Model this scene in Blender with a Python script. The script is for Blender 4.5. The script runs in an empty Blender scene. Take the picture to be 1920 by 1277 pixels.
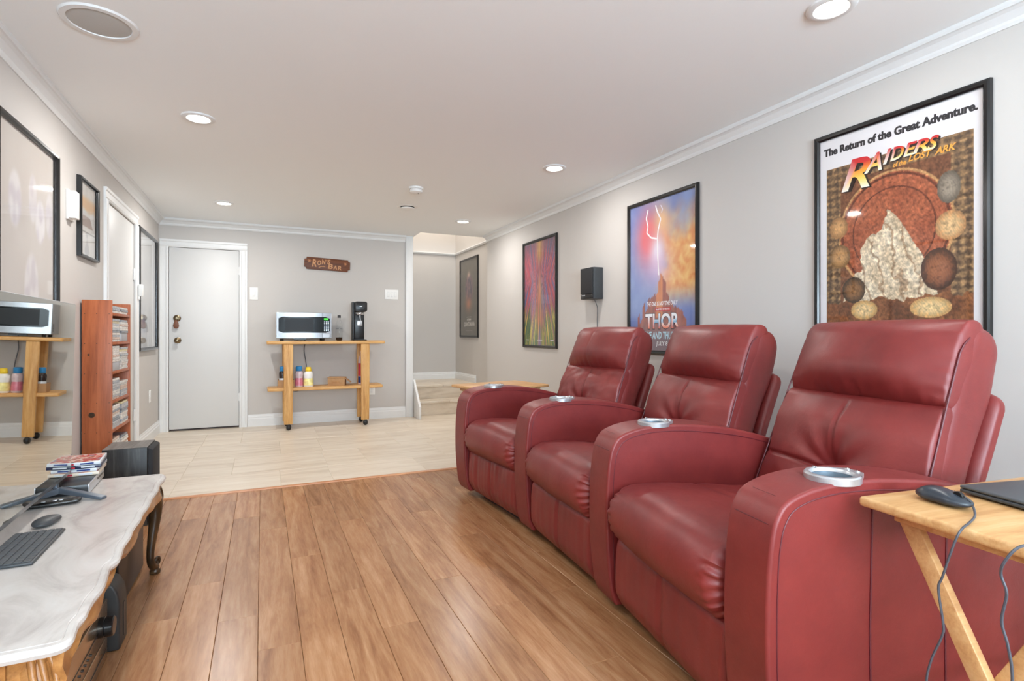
import bpy, bmesh, math, random
from math import sin, cos, pi, radians as R, exp, sqrt
from mathutils import Vector as V, Matrix, noise

sc = bpy.context.scene
col = sc.collection
random.seed(7)

# ------------------------------------------------------------------ camera, light, exposure
FPX, YAW, CAMZ = 1020.0, 24.647, 1.05
cd = bpy.data.cameras.new('camera')
cam = bpy.data.objects.new('camera', cd)
col.objects.link(cam)
cam.location = (0, 0, CAMZ)
cam.rotation_euler = (pi / 2, 0, -R(YAW))
cd.sensor_fit = 'HORIZONTAL'
cd.sensor_width = 36
cd.lens = 36 * FPX / 1920
cd.shift_y = -11.5 / 1920
cd.clip_start = 0.02
sc.camera = cam

w = bpy.data.worlds.new('world')
sc.world = w
w.use_nodes = True
w.node_tree.nodes['Background'].inputs['Color'].default_value = (0.75, 0.85, 1.0, 1)
w.node_tree.nodes['Background'].inputs['Strength'].default_value = 1.0

sc.view_settings.view_transform = 'Standard'
sc.view_settings.look = 'None'
sc.view_settings.gamma = 1
sc.view_settings.use_curve_mapping = False
sc.view_settings.exposure = 0.32
sc.cycles.max_bounces = 10
sc.cycles.diffuse_bounces = 6
sc.cycles.glossy_bounces = 5
sc.cycles.transmission_bounces = 6
sc.cycles.transparent_max_bounces = 10
sc.cycles.use_denoising = True
sc.cycles.sample_clamp_indirect = 6
sc.cycles.caustics_reflective = False
sc.cycles.caustics_refractive = False

LAMP_W = 6.8          # each recessed ceiling lamp
FILL_W = 300.0           # added cool fill at the unseen windows behind the camera
STAIR_W = 20.0         # lamp of the upper hall

WL, WR, YB, YF, H = -1.01, 2.60, 6.87, -2.6, 2.30

def area(name, loc, rot, sx, sy, watt, color, shape='RECTANGLE', spread=pi):
    l = bpy.data.lights.new(name, 'AREA')
    l.shape = shape
    l.size = sx
    if shape == 'RECTANGLE': l.size_y = sy
    l.energy = watt
    l.color = color
    l.spread = spread
    o = bpy.data.objects.new(name, l)
    o.location = loc
    o.rotation_euler = rot
    col.objects.link(o)
    return o

# added cool fill lights at two unseen windows, tilted up to brighten the ceiling
for k, x in enumerate((-0.11, 1.05)):
    area('window_fill', (x, YF + 0.06, 1.45), (pi / 2 + R(50), 0, 0), 1.1, 1.15, FILL_W / 2, (0.68, 0.86, 1.0))
area('upper_hall_light', (2.2, 7.3, 3.5), (0, 0, 0), 0.7, 0.9, STAIR_W, (1.0, 0.93, 0.84))

# ------------------------------------------------------------------ materials
def lin(c):
    return tuple(((v / 255) / 12.92 if v / 255 <= 0.04045 else ((v / 255 + 0.055) / 1.055) ** 2.4) for v in c)

def newmat(name):
    m = bpy.data.materials.new(name)
    m.use_nodes = True
    nt = m.node_tree
    b = nt.nodes['Principled BSDF']
    return m, nt, b

def N(nt, t, **kw):
    n = nt.nodes.new(t)
    for k, v in kw.items():
        if k in n.inputs.keys(): n.inputs[k].default_value = v
        else: setattr(n, k, v)
    return n

def coords(nt, kind='Object', scale=(1, 1, 1), jitter=False):
    tc = N(nt, 'ShaderNodeTexCoord')
    if kind == 'World':
        src = N(nt, 'ShaderNodeNewGeometry').outputs['Position']
    else:
        src = tc.outputs[kind]
    if jitter:
        oi = N(nt, 'ShaderNodeObjectInfo')
        mu = N(nt, 'ShaderNodeVectorMath', operation='SCALE')
        cx = N(nt, 'ShaderNodeCombineXYZ')
        for i in range(3): nt.links.new(oi.outputs['Random'], cx.inputs[i])
        nt.links.new(cx.outputs[0], mu.inputs[0])
        mu.inputs['Scale'].default_value = 37.0
        ad = N(nt, 'ShaderNodeVectorMath', operation='ADD')
        nt.links.new(src, ad.inputs[0]); nt.links.new(mu.outputs[0], ad.inputs[1])
        src = ad.outputs[0]
    mp = N(nt, 'ShaderNodeMapping')
    mp.inputs['Scale'].default_value = scale
    nt.links.new(src, mp.inputs['Vector'])
    return mp.outputs['Vector']

def ramp(nt, stops):
    r = N(nt, 'ShaderNodeValToRGB')
    e = r.color_ramp.elements
    while len(e) < len(stops): e.new(0.5)
    for i, (p, c) in enumerate(stops):
        e[i].position = p
        e[i].color = (*c, 1)
    return r

def plain(name, rgb, rough=0.5, metal=0.0, spec=0.5, bump=0.0, bscale=60, var=0.0, coat=0.0, emit=None, estr=1.0):
    m, nt, b = newmat(name)
    c = lin(rgb)
    b.inputs['Base Color'].default_value = (*c, 1)
    b.inputs['Roughness'].default_value = rough
    b.inputs['Metallic'].default_value = metal
    b.inputs['Specular IOR Level'].default_value = spec
    b.inputs['Coat Weight'].default_value = coat
    b.inputs['Coat Roughness'].default_value = 0.08
    vec = coords(nt)
    nz = N(nt, 'ShaderNodeTexNoise', Scale=bscale, Detail=4.0)
    nt.links.new(vec, nz.inputs['Vector'])
    if var > 0:
        r = ramp(nt, [(0.3, tuple(v * (1 - var) for v in c)), (0.7, tuple(min(1, v * (1 + var)) for v in c))])
        nt.links.new(nz.outputs['Fac'], r.inputs[0])
        nt.links.new(r.outputs[0], b.inputs['Base Color'])
    if bump > 0:
        bp = N(nt, 'ShaderNodeBump', Strength=bump, Distance=0.002)
        nt.links.new(nz.outputs['Fac'], bp.inputs['Height'])
        nt.links.new(bp.outputs[0], b.inputs['Normal'])
    if emit:
        b.inputs['Emission Color'].default_value = (*lin(emit), 1)
        b.inputs['Emission Strength'].default_value = estr
    return m

def wood(name, dark, mid, light, stretch=(1, 14, 14), rough=0.4, kind='Object', jitter=False, tone=0.0, spec=0.4, grain=1.0, coat=0.0):
    """grain runs along the axis with the small scale"""
    m, nt, b = newmat(name)
    vec = coords(nt, kind, stretch, jitter)
    n1 = N(nt, 'ShaderNodeTexNoise', Scale=1.6 * grain, Detail=6.0, Roughness=0.6, Distortion=1.1)
    nt.links.new(vec, n1.inputs['Vector'])
    n2 = N(nt, 'ShaderNodeTexNoise', Scale=9.0 * grain, Detail=3.0, Roughness=0.7)
    nt.links.new(vec, n2.inputs['Vector'])
    mx = N(nt, 'ShaderNodeMix', data_type='FLOAT')
    mx.inputs[0].default_value = 0.32
    nt.links.new(n1.outputs['Fac'], mx.inputs[2]); nt.links.new(n2.outputs['Fac'], mx.inputs[3])
    r = ramp(nt, [(0.34, lin(dark)), (0.5, lin(mid)), (0.66, lin(light))])
    nt.links.new(mx.outputs[0], r.inputs[0])
    out = r.outputs[0]
    if tone > 0:
        oi = N(nt, 'ShaderNodeObjectInfo')
        mr = N(nt, 'ShaderNodeMapRange')
        mr.inputs['To Min'].default_value = 1 - tone
        mr.inputs['To Max'].default_value = 1 + tone * 0.6
        nt.links.new(oi.outputs['Random'], mr.inputs['Value'])
        hs = N(nt, 'ShaderNodeHueSaturation')
        nt.links.new(mr.outputs[0], hs.inputs['Value'])
        nt.links.new(out, hs.inputs['Color'])
        out = hs.outputs[0]
    nt.links.new(out, b.inputs['Base Color'])
    b.inputs['Roughness'].default_value = rough
    b.inputs['Specular IOR Level'].default_value = spec
    b.inputs['Coat Weight'].default_value = coat
    bp = N(nt, 'ShaderNodeBump', Strength=0.08, Distance=0.001)
    nt.links.new(n2.outputs['Fac'], bp.inputs['Height'])
    nt.links.new(bp.outputs[0], b.inputs['Normal'])
    return m

def leather(name, c0, c1, rough=0.36):
    m, nt, b = newmat(name)
    vec = coords(nt)
    n1 = N(nt, 'ShaderNodeTexNoise', Scale=5.0, Detail=5.0, Roughness=0.6)
    nt.links.new(vec, n1.inputs['Vector'])
    r = ramp(nt, [(0.3, lin(c0)), (0.7, lin(c1))])
    nt.links.new(n1.outputs['Fac'], r.inputs[0])
    nt.links.new(r.outputs[0], b.inputs['Base Color'])
    vo = N(nt, 'ShaderNodeTexVoronoi', Scale=420.0)
    nt.links.new(vec, vo.inputs['Vector'])
    n2 = N(nt, 'ShaderNodeTexNoise', Scale=22.0, Detail=5.0, Roughness=0.65, Distortion=0.6)
    nt.links.new(vec, n2.inputs['Vector'])
    b1 = N(nt, 'ShaderNodeBump', Strength=0.10, Distance=0.0006)
    nt.links.new(vo.outputs['Distance'], b1.inputs['Height'])
    b2 = N(nt, 'ShaderNodeBump', Strength=0.22, Distance=0.004)
    nt.links.new(n2.outputs['Fac'], b2.inputs['Height'])
    nt.links.new(b1.outputs[0], b2.inputs['Normal'])
    nt.links.new(b2.outputs[0], b.inputs['Normal'])
    mr = N(nt, 'ShaderNodeMapRange')
    mr.inputs['To Min'].default_value = rough - 0.06
    mr.inputs['To Max'].default_value = rough + 0.10
    nt.links.new(n2.outputs['Fac'], mr.inputs['Value'])
    nt.links.new(mr.outputs[0], b.inputs['Roughness'])
    b.inputs['Specular IOR Level'].default_value = 0.55
    return m

def ink_material():
    m, nt, b = newmat('printed_ink')
    a = N(nt, 'ShaderNodeVertexColor')
    a.layer_name = 'Col'
    nt.links.new(a.outputs['Color'], b.inputs['Base Color'])
    b.inputs['Roughness'].default_value = 0.6
    b.inputs['Specular IOR Level'].default_value = 0.2
    return m

def pane_material(name, tint=(1, 1, 1), boost=1.0):
    m, nt, b = newmat(name)
    nt.nodes.remove(b)
    out = nt.nodes['Material Output']
    fr = N(nt, 'ShaderNodeFresnel', IOR=1.5)
    mu = N(nt, 'ShaderNodeMath', operation='MULTIPLY')
    mu.inputs[1].default_value = boost
    mu.use_clamp = True
    tr = N(nt, 'ShaderNodeBsdfTransparent')
    tr.inputs[0].default_value = (*tint, 1)
    gl = N(nt, 'ShaderNodeBsdfGlossy', Roughness=0.03)
    mx = N(nt, 'ShaderNodeMixShader')
    nt.links.new(fr.outputs[0], mu.inputs[0])
    bf = N(nt, 'ShaderNodeNewGeometry')
    iv = N(nt, 'ShaderNodeMath', operation='SUBTRACT')
    iv.inputs[0].default_value = 1.0
    nt.links.new(bf.outputs['Backfacing'], iv.inputs[1])
    m2_ = N(nt, 'ShaderNodeMath', operation='MULTIPLY')
    nt.links.new(mu.outputs[0], m2_.inputs[0]); nt.links.new(iv.outputs[0], m2_.inputs[1])
    nt.links.new(m2_.outputs[0], mx.inputs[0])
    nt.links.new(tr.outputs[0], mx.inputs[1])
    nt.links.new(gl.outputs[0], mx.inputs[2])
    nt.links.new(mx.outputs[0], out.inputs['Surface'])
    return m

def tile_material():
    m, nt, b = newmat('beige_stone_tile')
    vec = coords(nt, 'World', (1.3, 9, 9), True)
    n1 = N(nt, 'ShaderNodeTexNoise', Scale=1.2, Detail=7.0, Roughness=0.62, Distortion=0.8)
    nt.links.new(vec, n1.inputs['Vector'])
    r = ramp(nt, [(0.28, lin((196, 180, 160))), (0.5, lin((218, 205, 187))), (0.72, lin((229, 219, 204)))])
    nt.links.new(n1.outputs['Fac'], r.inputs[0])
    oi = N(nt, 'ShaderNodeObjectInfo')
    mr = N(nt, 'ShaderNodeMapRange')
    mr.inputs['To Min'].default_value = 0.94
    mr.inputs['To Max'].default_value = 1.03
    nt.links.new(oi.outputs['Random'], mr.inputs['Value'])
    hs = N(nt, 'ShaderNodeHueSaturation')
    nt.links.new(mr.outputs[0], hs.inputs['Value'])
    nt.links.new(r.outputs[0], hs.inputs['Color'])
    nt.links.new(hs.outputs[0], b.inputs['Base Color'])
    b.inputs['Roughness'].default_value = 0.35
    return m

def marble_material():
    m, nt, b = newmat('cream_marble')
    vec = coords(nt, 'Object', (2.2, 1.0, 2.2))
    n1 = N(nt, 'ShaderNodeTexNoise', Scale=3.0, Detail=8.0, Roughness=0.6, Distortion=1.5)
    nt.links.new(vec, n1.inputs['Vector'])
    r = ramp(nt, [(0.32, lin((182, 174, 169))), (0.52, lin((204, 198, 193))), (0.7, lin((212, 208, 204)))])
    nt.links.new(n1.outputs['Fac'], r.inputs[0])
    nt.links.new(r.outputs[0], b.inputs['Base Color'])
    b.inputs['Roughness'].default_value = 0.22
    b.inputs['Specular IOR Level'].default_value = 0.5
    return m

def case_material():
    m, nt, b = newmat('disc_case_spine')
    oi = N(nt, 'ShaderNodeObjectInfo')
    r = ramp(nt, [(0.0, lin((208, 205, 198))), (0.2, lin((176, 178, 180))), (0.36, lin((222, 214, 205))), (0.5, lin((150, 156, 164))),
                  (0.62, lin((226, 222, 215))), (0.76, lin((205, 178, 160))), (0.86, lin((120, 124, 130))), (0.95, lin((216, 200, 150)))])
    r.color_ramp.interpolation = 'CONSTANT'
    nt.links.new(oi.outputs['Random'], r.inputs[0])
    vec = coords(nt, 'Object', (1, 26, 40), True)
    n1 = N(nt, 'ShaderNodeTexNoise', Scale=2.0, Detail=2.0)
    nt.links.new(vec, n1.inputs['Vector'])
    mr = N(nt, 'ShaderNodeMapRange')
    mr.inputs['From Min'].default_value = 0.35; mr.inputs['From Max'].default_value = 0.65
    mr.inputs['To Min'].default_value = 0.72; mr.inputs['To Max'].default_value = 1.05
    nt.links.new(n1.outputs['Fac'], mr.inputs['Value'])
    hs = N(nt, 'ShaderNodeHueSaturation')
    nt.links.new(mr.outputs[0], hs.inputs['Value']); nt.links.new(r.outputs[0], hs.inputs['Color'])
    nt.links.new(hs.outputs[0], b.inputs['Base Color'])
    b.inputs['Roughness'].default_value = 0.25
    return m

M = {}
M['wall'] = plain('warm_grey_wall_paint', (198, 194, 190), 0.75, bump=0.05, bscale=90)
M['ceiling'] = plain('white_ceiling_paint', (243, 246, 247), 0.8, bump=0.05, bscale=60)
M['trim'] = plain('white_trim_paint', (226, 227, 227), 0.4, var=0.01)
M['door'] = plain('white_door_paint', (213, 213, 212), 0.45, bump=0.04, bscale=120)
M['gap_shade'] = plain('painted_gap_shade', (18, 15, 13), 0.9)
M['sub'] = plain('floor_underlay', (96, 62, 36), 0.8)
M['grout'] = plain('pale_grout', (202, 190, 170), 0.85)
M['plank'] = wood('laminate_oak', (136, 88, 54), (166, 118, 80), (188, 143, 104), (9, 0.9, 9), 0.27, 'World', True, 0.14, 0.5)
M['strip'] = wood('threshold_wood', (160, 100, 62), (196, 136, 94), (214, 160, 118), (1, 14, 14), 0.35)
M['tile'] = tile_material()
M['leather'] = leather('burgundy_leather', (110, 32, 32), (131, 45, 42), 0.42)
M['leather_dark'] = leather('burgundy_leather_seam', (84, 16, 26), (96, 22, 32), 0.45)
M['black'] = plain('black_plastic', (22, 22, 24), 0.35, var=0.05)
M['satin_black'] = plain('satin_black_frame', (26, 25, 25), 0.22, var=0.05)
M['charcoal'] = plain('charcoal_plastic', (58, 61, 64), 0.45, var=0.05)
M['dark_grey'] = plain('dark_grey_plastic', (42, 41, 40), 0.5)
M['key'] = plain('grey_keycap', (74, 78, 82), 0.5)
M['steel'] = plain('brushed_steel', (158, 158, 160), 0.34, metal=1.0, var=0.05, bscale=40)
M['silver'] = plain('silver_plastic', (198, 200, 204), 0.3, metal=0.7)
M['chrome'] = plain('chrome', (210, 212, 215), 0.1, metal=1.0)
M['bluegrey'] = plain('blue_grey_metal', (92, 100, 110), 0.35, metal=0.3)
M['oak'] = wood('golden_oak', (176, 124, 66), (206, 158, 96), (222, 180, 120), (16, 16, 1.2), 0.45)
M['oak_flat'] = wood('golden_oak_board', (182, 130, 72), (210, 162, 100), (224, 182, 124), (1.2, 16, 16), 0.45)
M['beech'] = wood('pale_beech', (182, 132, 82), (204, 158, 106), (216, 176, 126), (1.4, 14, 14), 0.4)
M['redwood'] = wood('orange_stained_pine', (136, 70, 38), (166, 90, 52), (182, 104, 63), (12, 12, 0.9), 0.42)
M['gilt'] = wood('carved_fruitwood', (124, 78, 38), (168, 114, 62), (196, 142, 84), (8, 1.5, 8), 0.32)
M['walnut'] = wood('dark_carved_walnut', (38, 26, 16), (66, 46, 28), (98, 70, 42), (8, 8, 2), 0.28)
M['ash_black'] = wood('black_ash_veneer', (28, 27, 26), (44, 42, 41), (70, 68, 66), (18, 18, 1.2), 0.45)
M['ash_top'] = wood('pale_ash_top', (78, 74, 70), (104, 100, 96), (126, 122, 118), (18, 1.2, 18), 0.45)
M['grille'] = plain('black_grille_cloth', (40, 40, 42), 0.85, bump=0.3, bscale=300)
M['marble'] = marble_material()
M['case'] = case_material()
M['ink'] = ink_material()
M['glass'] = pane_material('picture_glass', (1, 1, 1), 1.5)
M['clear'] = pane_material('clear_plastic', (0.98, 0.985, 0.985), 1.2)
M['screen'] = plain('glossy_dark_screen', (206, 204, 196), 0.015, metal=1.0)
M['lamp'] = plain('lamp_lens', (255, 250, 240), 0.5, emit=(255, 247, 232), estr=14)
M['speaker_cloth'] = plain('grey_speaker_mesh', (188, 187, 184), 0.8, bump=0.2, bscale=400)
M['brown_sign'] = wood('carved_brown_sign', (70, 38, 20), (104, 58, 32), (128, 74, 42), (2, 22, 22), 0.45)
M['tan'] = plain('tan_paint', (200, 146, 100), 0.6, var=0.1)
M['cardboard'] = plain('brown_cardboard', (176, 136, 96), 0.8, var=0.06, bscale=30)
M['brass'] = plain('aged_brass', (128, 112, 88), 0.28, metal=1.0, var=0.15)
M['brown_leather'] = plain('brown_leather', (112, 66, 40), 0.5, bump=0.2, bscale=150)
M['white'] = plain('white_plastic', (236, 236, 234), 0.4)
M['black_glass'] = plain('microwave_glass', (16, 18, 20), 0.22, spec=0.22)
M['mesh_window'] = plain('microwave_window', (50, 54, 58), 0.45, spec=0.2, bump=0.1, bscale=500)
M['green'] = plain('green_display', (40, 150, 40), 0.4, emit=(60, 200, 50), estr=0.8)
M['blue_cap'] = plain('blue_cap', (40, 130, 190), 0.4)
M['pink'] = plain('pink_syrup', (206, 120, 140), 0.3, var=0.1)
M['yellow'] = plain('yellow_cap', (238, 205, 50), 0.4)
M['red'] = plain('red_label', (186, 44, 58), 0.4)
M['cola'] = plain('dark_cola', (30, 14, 10), 0.15)
M['bronze_face'] = plain('brushed_bronze_face', (186, 160, 130), 0.22, metal=0.85)
M['liner'] = plain('satin_grey_liner', (122, 136, 148), 0.35, metal=0.35)
M['cable'] = plain('grey_cable', (70, 72, 80), 0.5)
M['wood_chip'] = M['beech']

# ------------------------------------------------------------------ mesh helpers
class MB:
    def __init__(s):
        s.v = []; s.f = []; s.mi = []; s.cur = 0; s.T = None
    def mat(s, i): s.cur = i; return s
    def _add(s, vs, fs):
        o = len(s.v)
        for p in vs:
            p = V(p)
            s.v.append(tuple(s.T @ p) if s.T is not None else tuple(p))
        for f in fs:
            s.f.append(tuple(i + o for i in f)); s.mi.append(s.cur)
        return s
    def box(s, x0, y0, z0, x1, y1, z1):
        vs = [(x0, y0, z0), (x1, y0, z0), (x1, y1, z0), (x0, y1, z0), (x0, y0, z1), (x1, y0, z1), (x1, y1, z1), (x0, y1, z1)]
        return s._add(vs, [(0, 3, 2, 1), (4, 5, 6, 7), (0, 1, 5, 4), (1, 2, 6, 5), (2, 3, 7, 6), (3, 0, 4, 7)])
    def prism(s, poly, a, b, axis='z'):
        n = len(poly)
        def P(p, t):
            return {'z': (p[0], p[1], t), 'y': (p[0], t, p[1]), 'x': (t, p[0], p[1])}[axis]
        vs = [P(p, a) for p in poly] + [P(p, b) for p in poly]
        fs = [tuple(range(n))[::-1], tuple(range(n, 2 * n))] + [(i, (i + 1) % n, n + (i + 1) % n, n + i) for i in range(n)]
        return s._add(vs, fs)
    def lathe(s, prof, c=(0, 0, 0), n=24, axis='z', cap=True):
        vs = []; fs = []
        for r, h in prof:
            for k in range(n):
                a = 2 * pi * k / n
                if axis == 'z': p = (c[0] + r * cos(a), c[1] + r * sin(a), c[2] + h)
                elif axis == 'x': p = (c[0] + h, c[1] + r * cos(a), c[2] + r * sin(a))
                else: p = (c[0] + r * sin(a), c[1] + h, c[2] + r * cos(a))
                vs.append(p)
        for j in range(len(prof) - 1):
            for k in range(n):
                fs.append((j * n + k, j * n + (k + 1) % n, (j + 1) * n + (k + 1) % n, (j + 1) * n + k))
        if cap:
            fs.append(tuple(range(n))[::-1])
            m = (len(prof) - 1) * n
            fs.append(tuple(range(m, m + n)))
        return s._add(vs, fs)
    def tube(s, pts, r, n=8, closed=False):
        pts = [V(p) for p in pts]
        vs = []; fs = []
        L = len(pts)
        up = V((0, 0, 1))
        prev = None
        for i, p in enumerate(pts):
            if closed: t = pts[(i + 1) % L] - pts[i - 1]
            else: t = pts[min(i + 1, L - 1)] - pts[max(i - 1, 0)]
            if t.length < 1e-9: t = V((0, 0, 1))
            t.normalize()
            if prev is None:
                a = t.cross(up) if abs(t.z) < 0.95 else t.cross(V((1, 0, 0)))
            else:
                a = prev - t * prev.dot(t)
                if a.length < 1e-6: a = t.cross(up)
            a.normalize(); prev = a
            b = t.cross(a)
            rr = r[i] if isinstance(r, (list, tuple)) else r
            for k in range(n):
                g = 2 * pi * k / n
                vs.append(p + a * (rr * cos(g)) + b * (rr * sin(g)))
        m = L if closed else L - 1
        for i in range(m):
            for k in range(n):
                j = (i + 1) % L
                fs.append((i * n + k, i * n + (k + 1) % n, j * n + (k + 1) % n, j * n + k))
        if not closed:
            fs.append(tuple(range(n))[::-1]); fs.append(tuple(range((L - 1) * n, L * n)))
        return s._add(vs, fs)
    def build(s, name, mats, parent=None, smooth=None, bevel=0.0, seg=2, ang=40, wn=False):
        me = bpy.data.meshes.new(name)
        me.from_pydata(s.v, [], s.f)
        mats = mats if isinstance(mats, (list, tuple)) else [mats]
        for m in mats: me.materials.append(m)
        for p, i in zip(me.polygons, s.mi): p.material_index = i
        bm = bmesh.new(); bm.from_mesh(me)
        bmesh.ops.recalc_face_normals(bm, faces=bm.faces)
        if bevel > 0 and not wn:
            es = [e for e in bm.edges if len(e.link_faces) == 2 and e.calc_face_angle(0) > R(ang)]
            bmesh.ops.bevel(bm, geom=es, offset=bevel, segments=seg, profile=0.5, affect='EDGES', clamp_overlap=True)
        bm.to_mesh(me); bm.free()
        o = bpy.data.objects.new(name, me)
        col.objects.link(o)
        if parent: o.parent = parent
        if smooth is None and bevel > 0: smooth = 50
        if smooth:
            for p in me.polygons: p.use_smooth = True
            if not wn: me.set_sharp_from_angle(angle=R(smooth))
        if wn:
            b = o.modifiers.new('bevel', 'BEVEL'); b.width = bevel; b.segments = seg; b.limit_method = 'ANGLE'; b.angle_limit = R(ang)
            for p in me.polygons: p.use_smooth = True
            wnm = o.modifiers.new('normals', 'WEIGHTED_NORMAL'); wnm.keep_sharp = False; wnm.weight = 80
        return o

def tag(o, label=None, cat=None, group=None, kind=None):
    if label: o['label'] = label
    if cat: o['category'] = cat
    if group: o['group'] = group
    if kind: o['kind'] = kind
    return o

def empty(name, loc=(0, 0, 0), rz=0.0, label=None, cat=None, group=None):
    o = bpy.data.objects.new(name, None)
    o.empty_display_size = 0.05
    o.location = loc; o.rotation_euler = (0, 0, rz)
    col.objects.link(o)
    return tag(o, label, cat, group)

def struct(o): o['kind'] = 'structure'; return o

def on_wall(wall, a, z, off=0.0):
    """matrix: local X to the viewer's right along the wall, Y up, Z out of the wall"""
    if wall == 'right': u, n, p = V((0, -1, 0)), V((-1, 0, 0)), V((WR - off, a, z))
    elif wall == 'stair': u, n, p = V((0, -1, 0)), V((-1, 0, 0)), V((2.73 - off, a, z))
    elif wall == 'left': u, n, p = V((0, 1, 0)), V((1, 0, 0)), V((WL + off, a, z))
    else: u, n, p = V((1, 0, 0)), V((0, -1, 0)), V((a, YB - off, z))
    m = Matrix.Identity(4)
    for i in range(3):
        m[i][0] = u[i]; m[i][1] = (0, 0, 1)[i]; m[i][2] = n[i]; m[i][3] = p[i]
    return m

def wall_empty(name, wall, a, z, label, cat, group=None, off=0.0):
    o = empty(name, label=label, cat=cat, group=group)
    o.matrix_world = on_wall(wall, a, z, off)
    return o

def text_mesh(body, size, align='LEFT', bold=0.0, shear=0.0, res=3, spacing=1.0):
    c = bpy.data.curves.new('t', 'FONT')
    c.body = body; c.size = size; c.align_x = align; c.offset = bold; c.shear = shear
    c.resolution_u = res; c.space_character = spacing
    o = bpy.data.objects.new('t', c)
    col.objects.link(o)
    dg = bpy.context.evaluated_depsgraph_get()
    me = bpy.data.meshes.new_from_object(o.evaluated_get(dg))
    vs = [tuple(v.co) for v in me.vertices]; fs = [tuple(p.vertices) for p in me.polygons]
    bpy.data.objects.remove(o); bpy.data.curves.remove(c); bpy.data.meshes.remove(me)
    return vs, fs

class Art:
    """flat print: coloured polygons, kept as vertex colours of one sheet"""
    def __init__(s): s.v = []; s.f = []; s.c = []; s.z = 0.0
    def layer(s): s.z += 0.00012
    def poly(s, pts, colr):
        s.layer(); o = len(s.v)
        for i, p in enumerate(pts):
            s.v.append((p[0], p[1], s.z)); s.c.append(lin(colr[i] if isinstance(colr, list) else colr))
        s.f.append(tuple(range(o, o + len(pts))))
    def grid(s, x0, y0, x1, y1, nx, ny, fn):
        s.layer(); o = len(s.v)
        for j in range(ny + 1):
            for i in range(nx + 1):
                a, b = i / nx, j / ny
                s.v.append((x0 + (x1 - x0) * a, y0 + (y1 - y0) * b, s.z))
                s.c.append(lin([min(255, max(0, t)) for t in fn(a, b)]))
        for j in range(ny):
            for i in range(nx):
                k = o + j * (nx + 1) + i
                s.f.append((k, k + 1, k + nx + 2, k + nx + 1))
    def text(s, body, x, y, size, colr, align='LEFT', bold=0.0, shear=0.0, sx=1.0, warp=None, spacing=1.0):
        s.layer(); o = len(s.v)
        vs, fs = text_mesh(body, size, align, bold, shear, spacing=spacing)
        for p in vs:
            q = (p[0] * sx, p[1])
            if warp: q = warp(*q)
            s.v.append((x + q[0], y + q[1], s.z))
            s.c.append(lin(colr(p[0], p[1] / size)) if callable(colr) else lin(colr))
        for f in fs: s.f.append(tuple(i + o for i in f))
    def fit(s, body, xa, xb, ya, yb, colr, bold=0.0, shear=0.0):
        vs, fs = text_mesh(body, 1.0, 'LEFT', bold, shear)
        lx, hx = min(p[0] for p in vs), max(p[0] for p in vs)
        ly, hy = min(p[1] for p in vs), max(p[1] for p in vs)
        s.layer(); o = len(s.v)
        for p in vs:
            h_ = (p[1] - ly) / (hy - ly)
            s.v.append((xa + (xb - xa) * (p[0] - lx) / (hx - lx), ya + (yb - ya) * h_, s.z))
            s.c.append(lin(colr(0, h_)) if callable(colr) else lin(colr))
        for f in fs: s.f.append(tuple(i + o for i in f))
    def build(s, name, parent, z=0.0):
        me = bpy.data.meshes.new(name)
        me.from_pydata([(a, b, c + z) for a, b, c in s.v], [], s.f)
        ca = me.color_attributes.new('Col', 'FLOAT_COLOR', 'POINT')
        for i, c in enumerate(s.c): ca.data[i].color = (*c, 1)
        me.materials.append(M['ink'])
        o = bpy.data.objects.new(name, me)
        col.objects.link(o); o.parent = parent
        return o

def pillow(name, half, rad, mat_, parent, cuts=24, disp=None, xf=None, c=(0, 0, 0)):
    """cushion: a box with elliptical rounding per axis, displaced by disp(p)->p and placed by xf"""
    bm = bmesh.new()
    bmesh.ops.create_cube(bm, size=2.0)
    bmesh.ops.subdivide_edges(bm, edges=bm.edges[:], cuts=cuts, use_grid_fill=True)
    for v in bm.verts:
        p = v.co
        q = []
        for i in range(3):
            t = max(-1, min(1, p[i]))
            t = 0.55 * sin(t * pi / 2) + 0.45 * t
            q.append(t * half[i])
        core = [max(-(half[i] - rad[i]), min(half[i] - rad[i], q[i])) for i in range(3)]
        d = [(q[i] - core[i]) / rad[i] for i in range(3)]
        l = sqrt(sum(t * t for t in d))
        if l > 1e-6:
            mxl = max(abs(t) for t in d)
            s = mxl / l
            q = [core[i] + rad[i] * d[i] * s for i in range(3)]
        q = V(q)
        if disp: q = disp(q)
        q = q + V(c)
        v.co = xf(q) if xf else q
    bmesh.ops.recalc_face_normals(bm, faces=bm.faces)
    me = bpy.data.meshes.new(name)
    bm.to_mesh(me); bm.free()
    for p in me.polygons: p.use_smooth = True
    me.materials.append(mat_)
    o = bpy.data.objects.new(name, me)
    col.objects.link(o)
    if parent: o.parent = parent
    return o

def spline(pts, n=8):
    """Catmull-Rom through 2-D or 3-D points"""
    pts = [V(p) for p in pts]
    out = []
    for i in range(len(pts) - 1):
        p0 = pts[max(i - 1, 0)]; p1 = pts[i]; p2 = pts[i + 1]; p3 = pts[min(i + 2, len(pts) - 1)]
        for k in range(n):
            t = k / n
            out.append(0.5 * ((2 * p1) + (p2 - p0) * t + (2 * p0 - 5 * p1 + 4 * p2 - p3) * t * t + (3 * p1 - p0 - 3 * p2 + p3) * t ** 3))
    out.append(pts[-1])
    return out

def G(x, s): return exp(-(x / s) ** 2)

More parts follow.
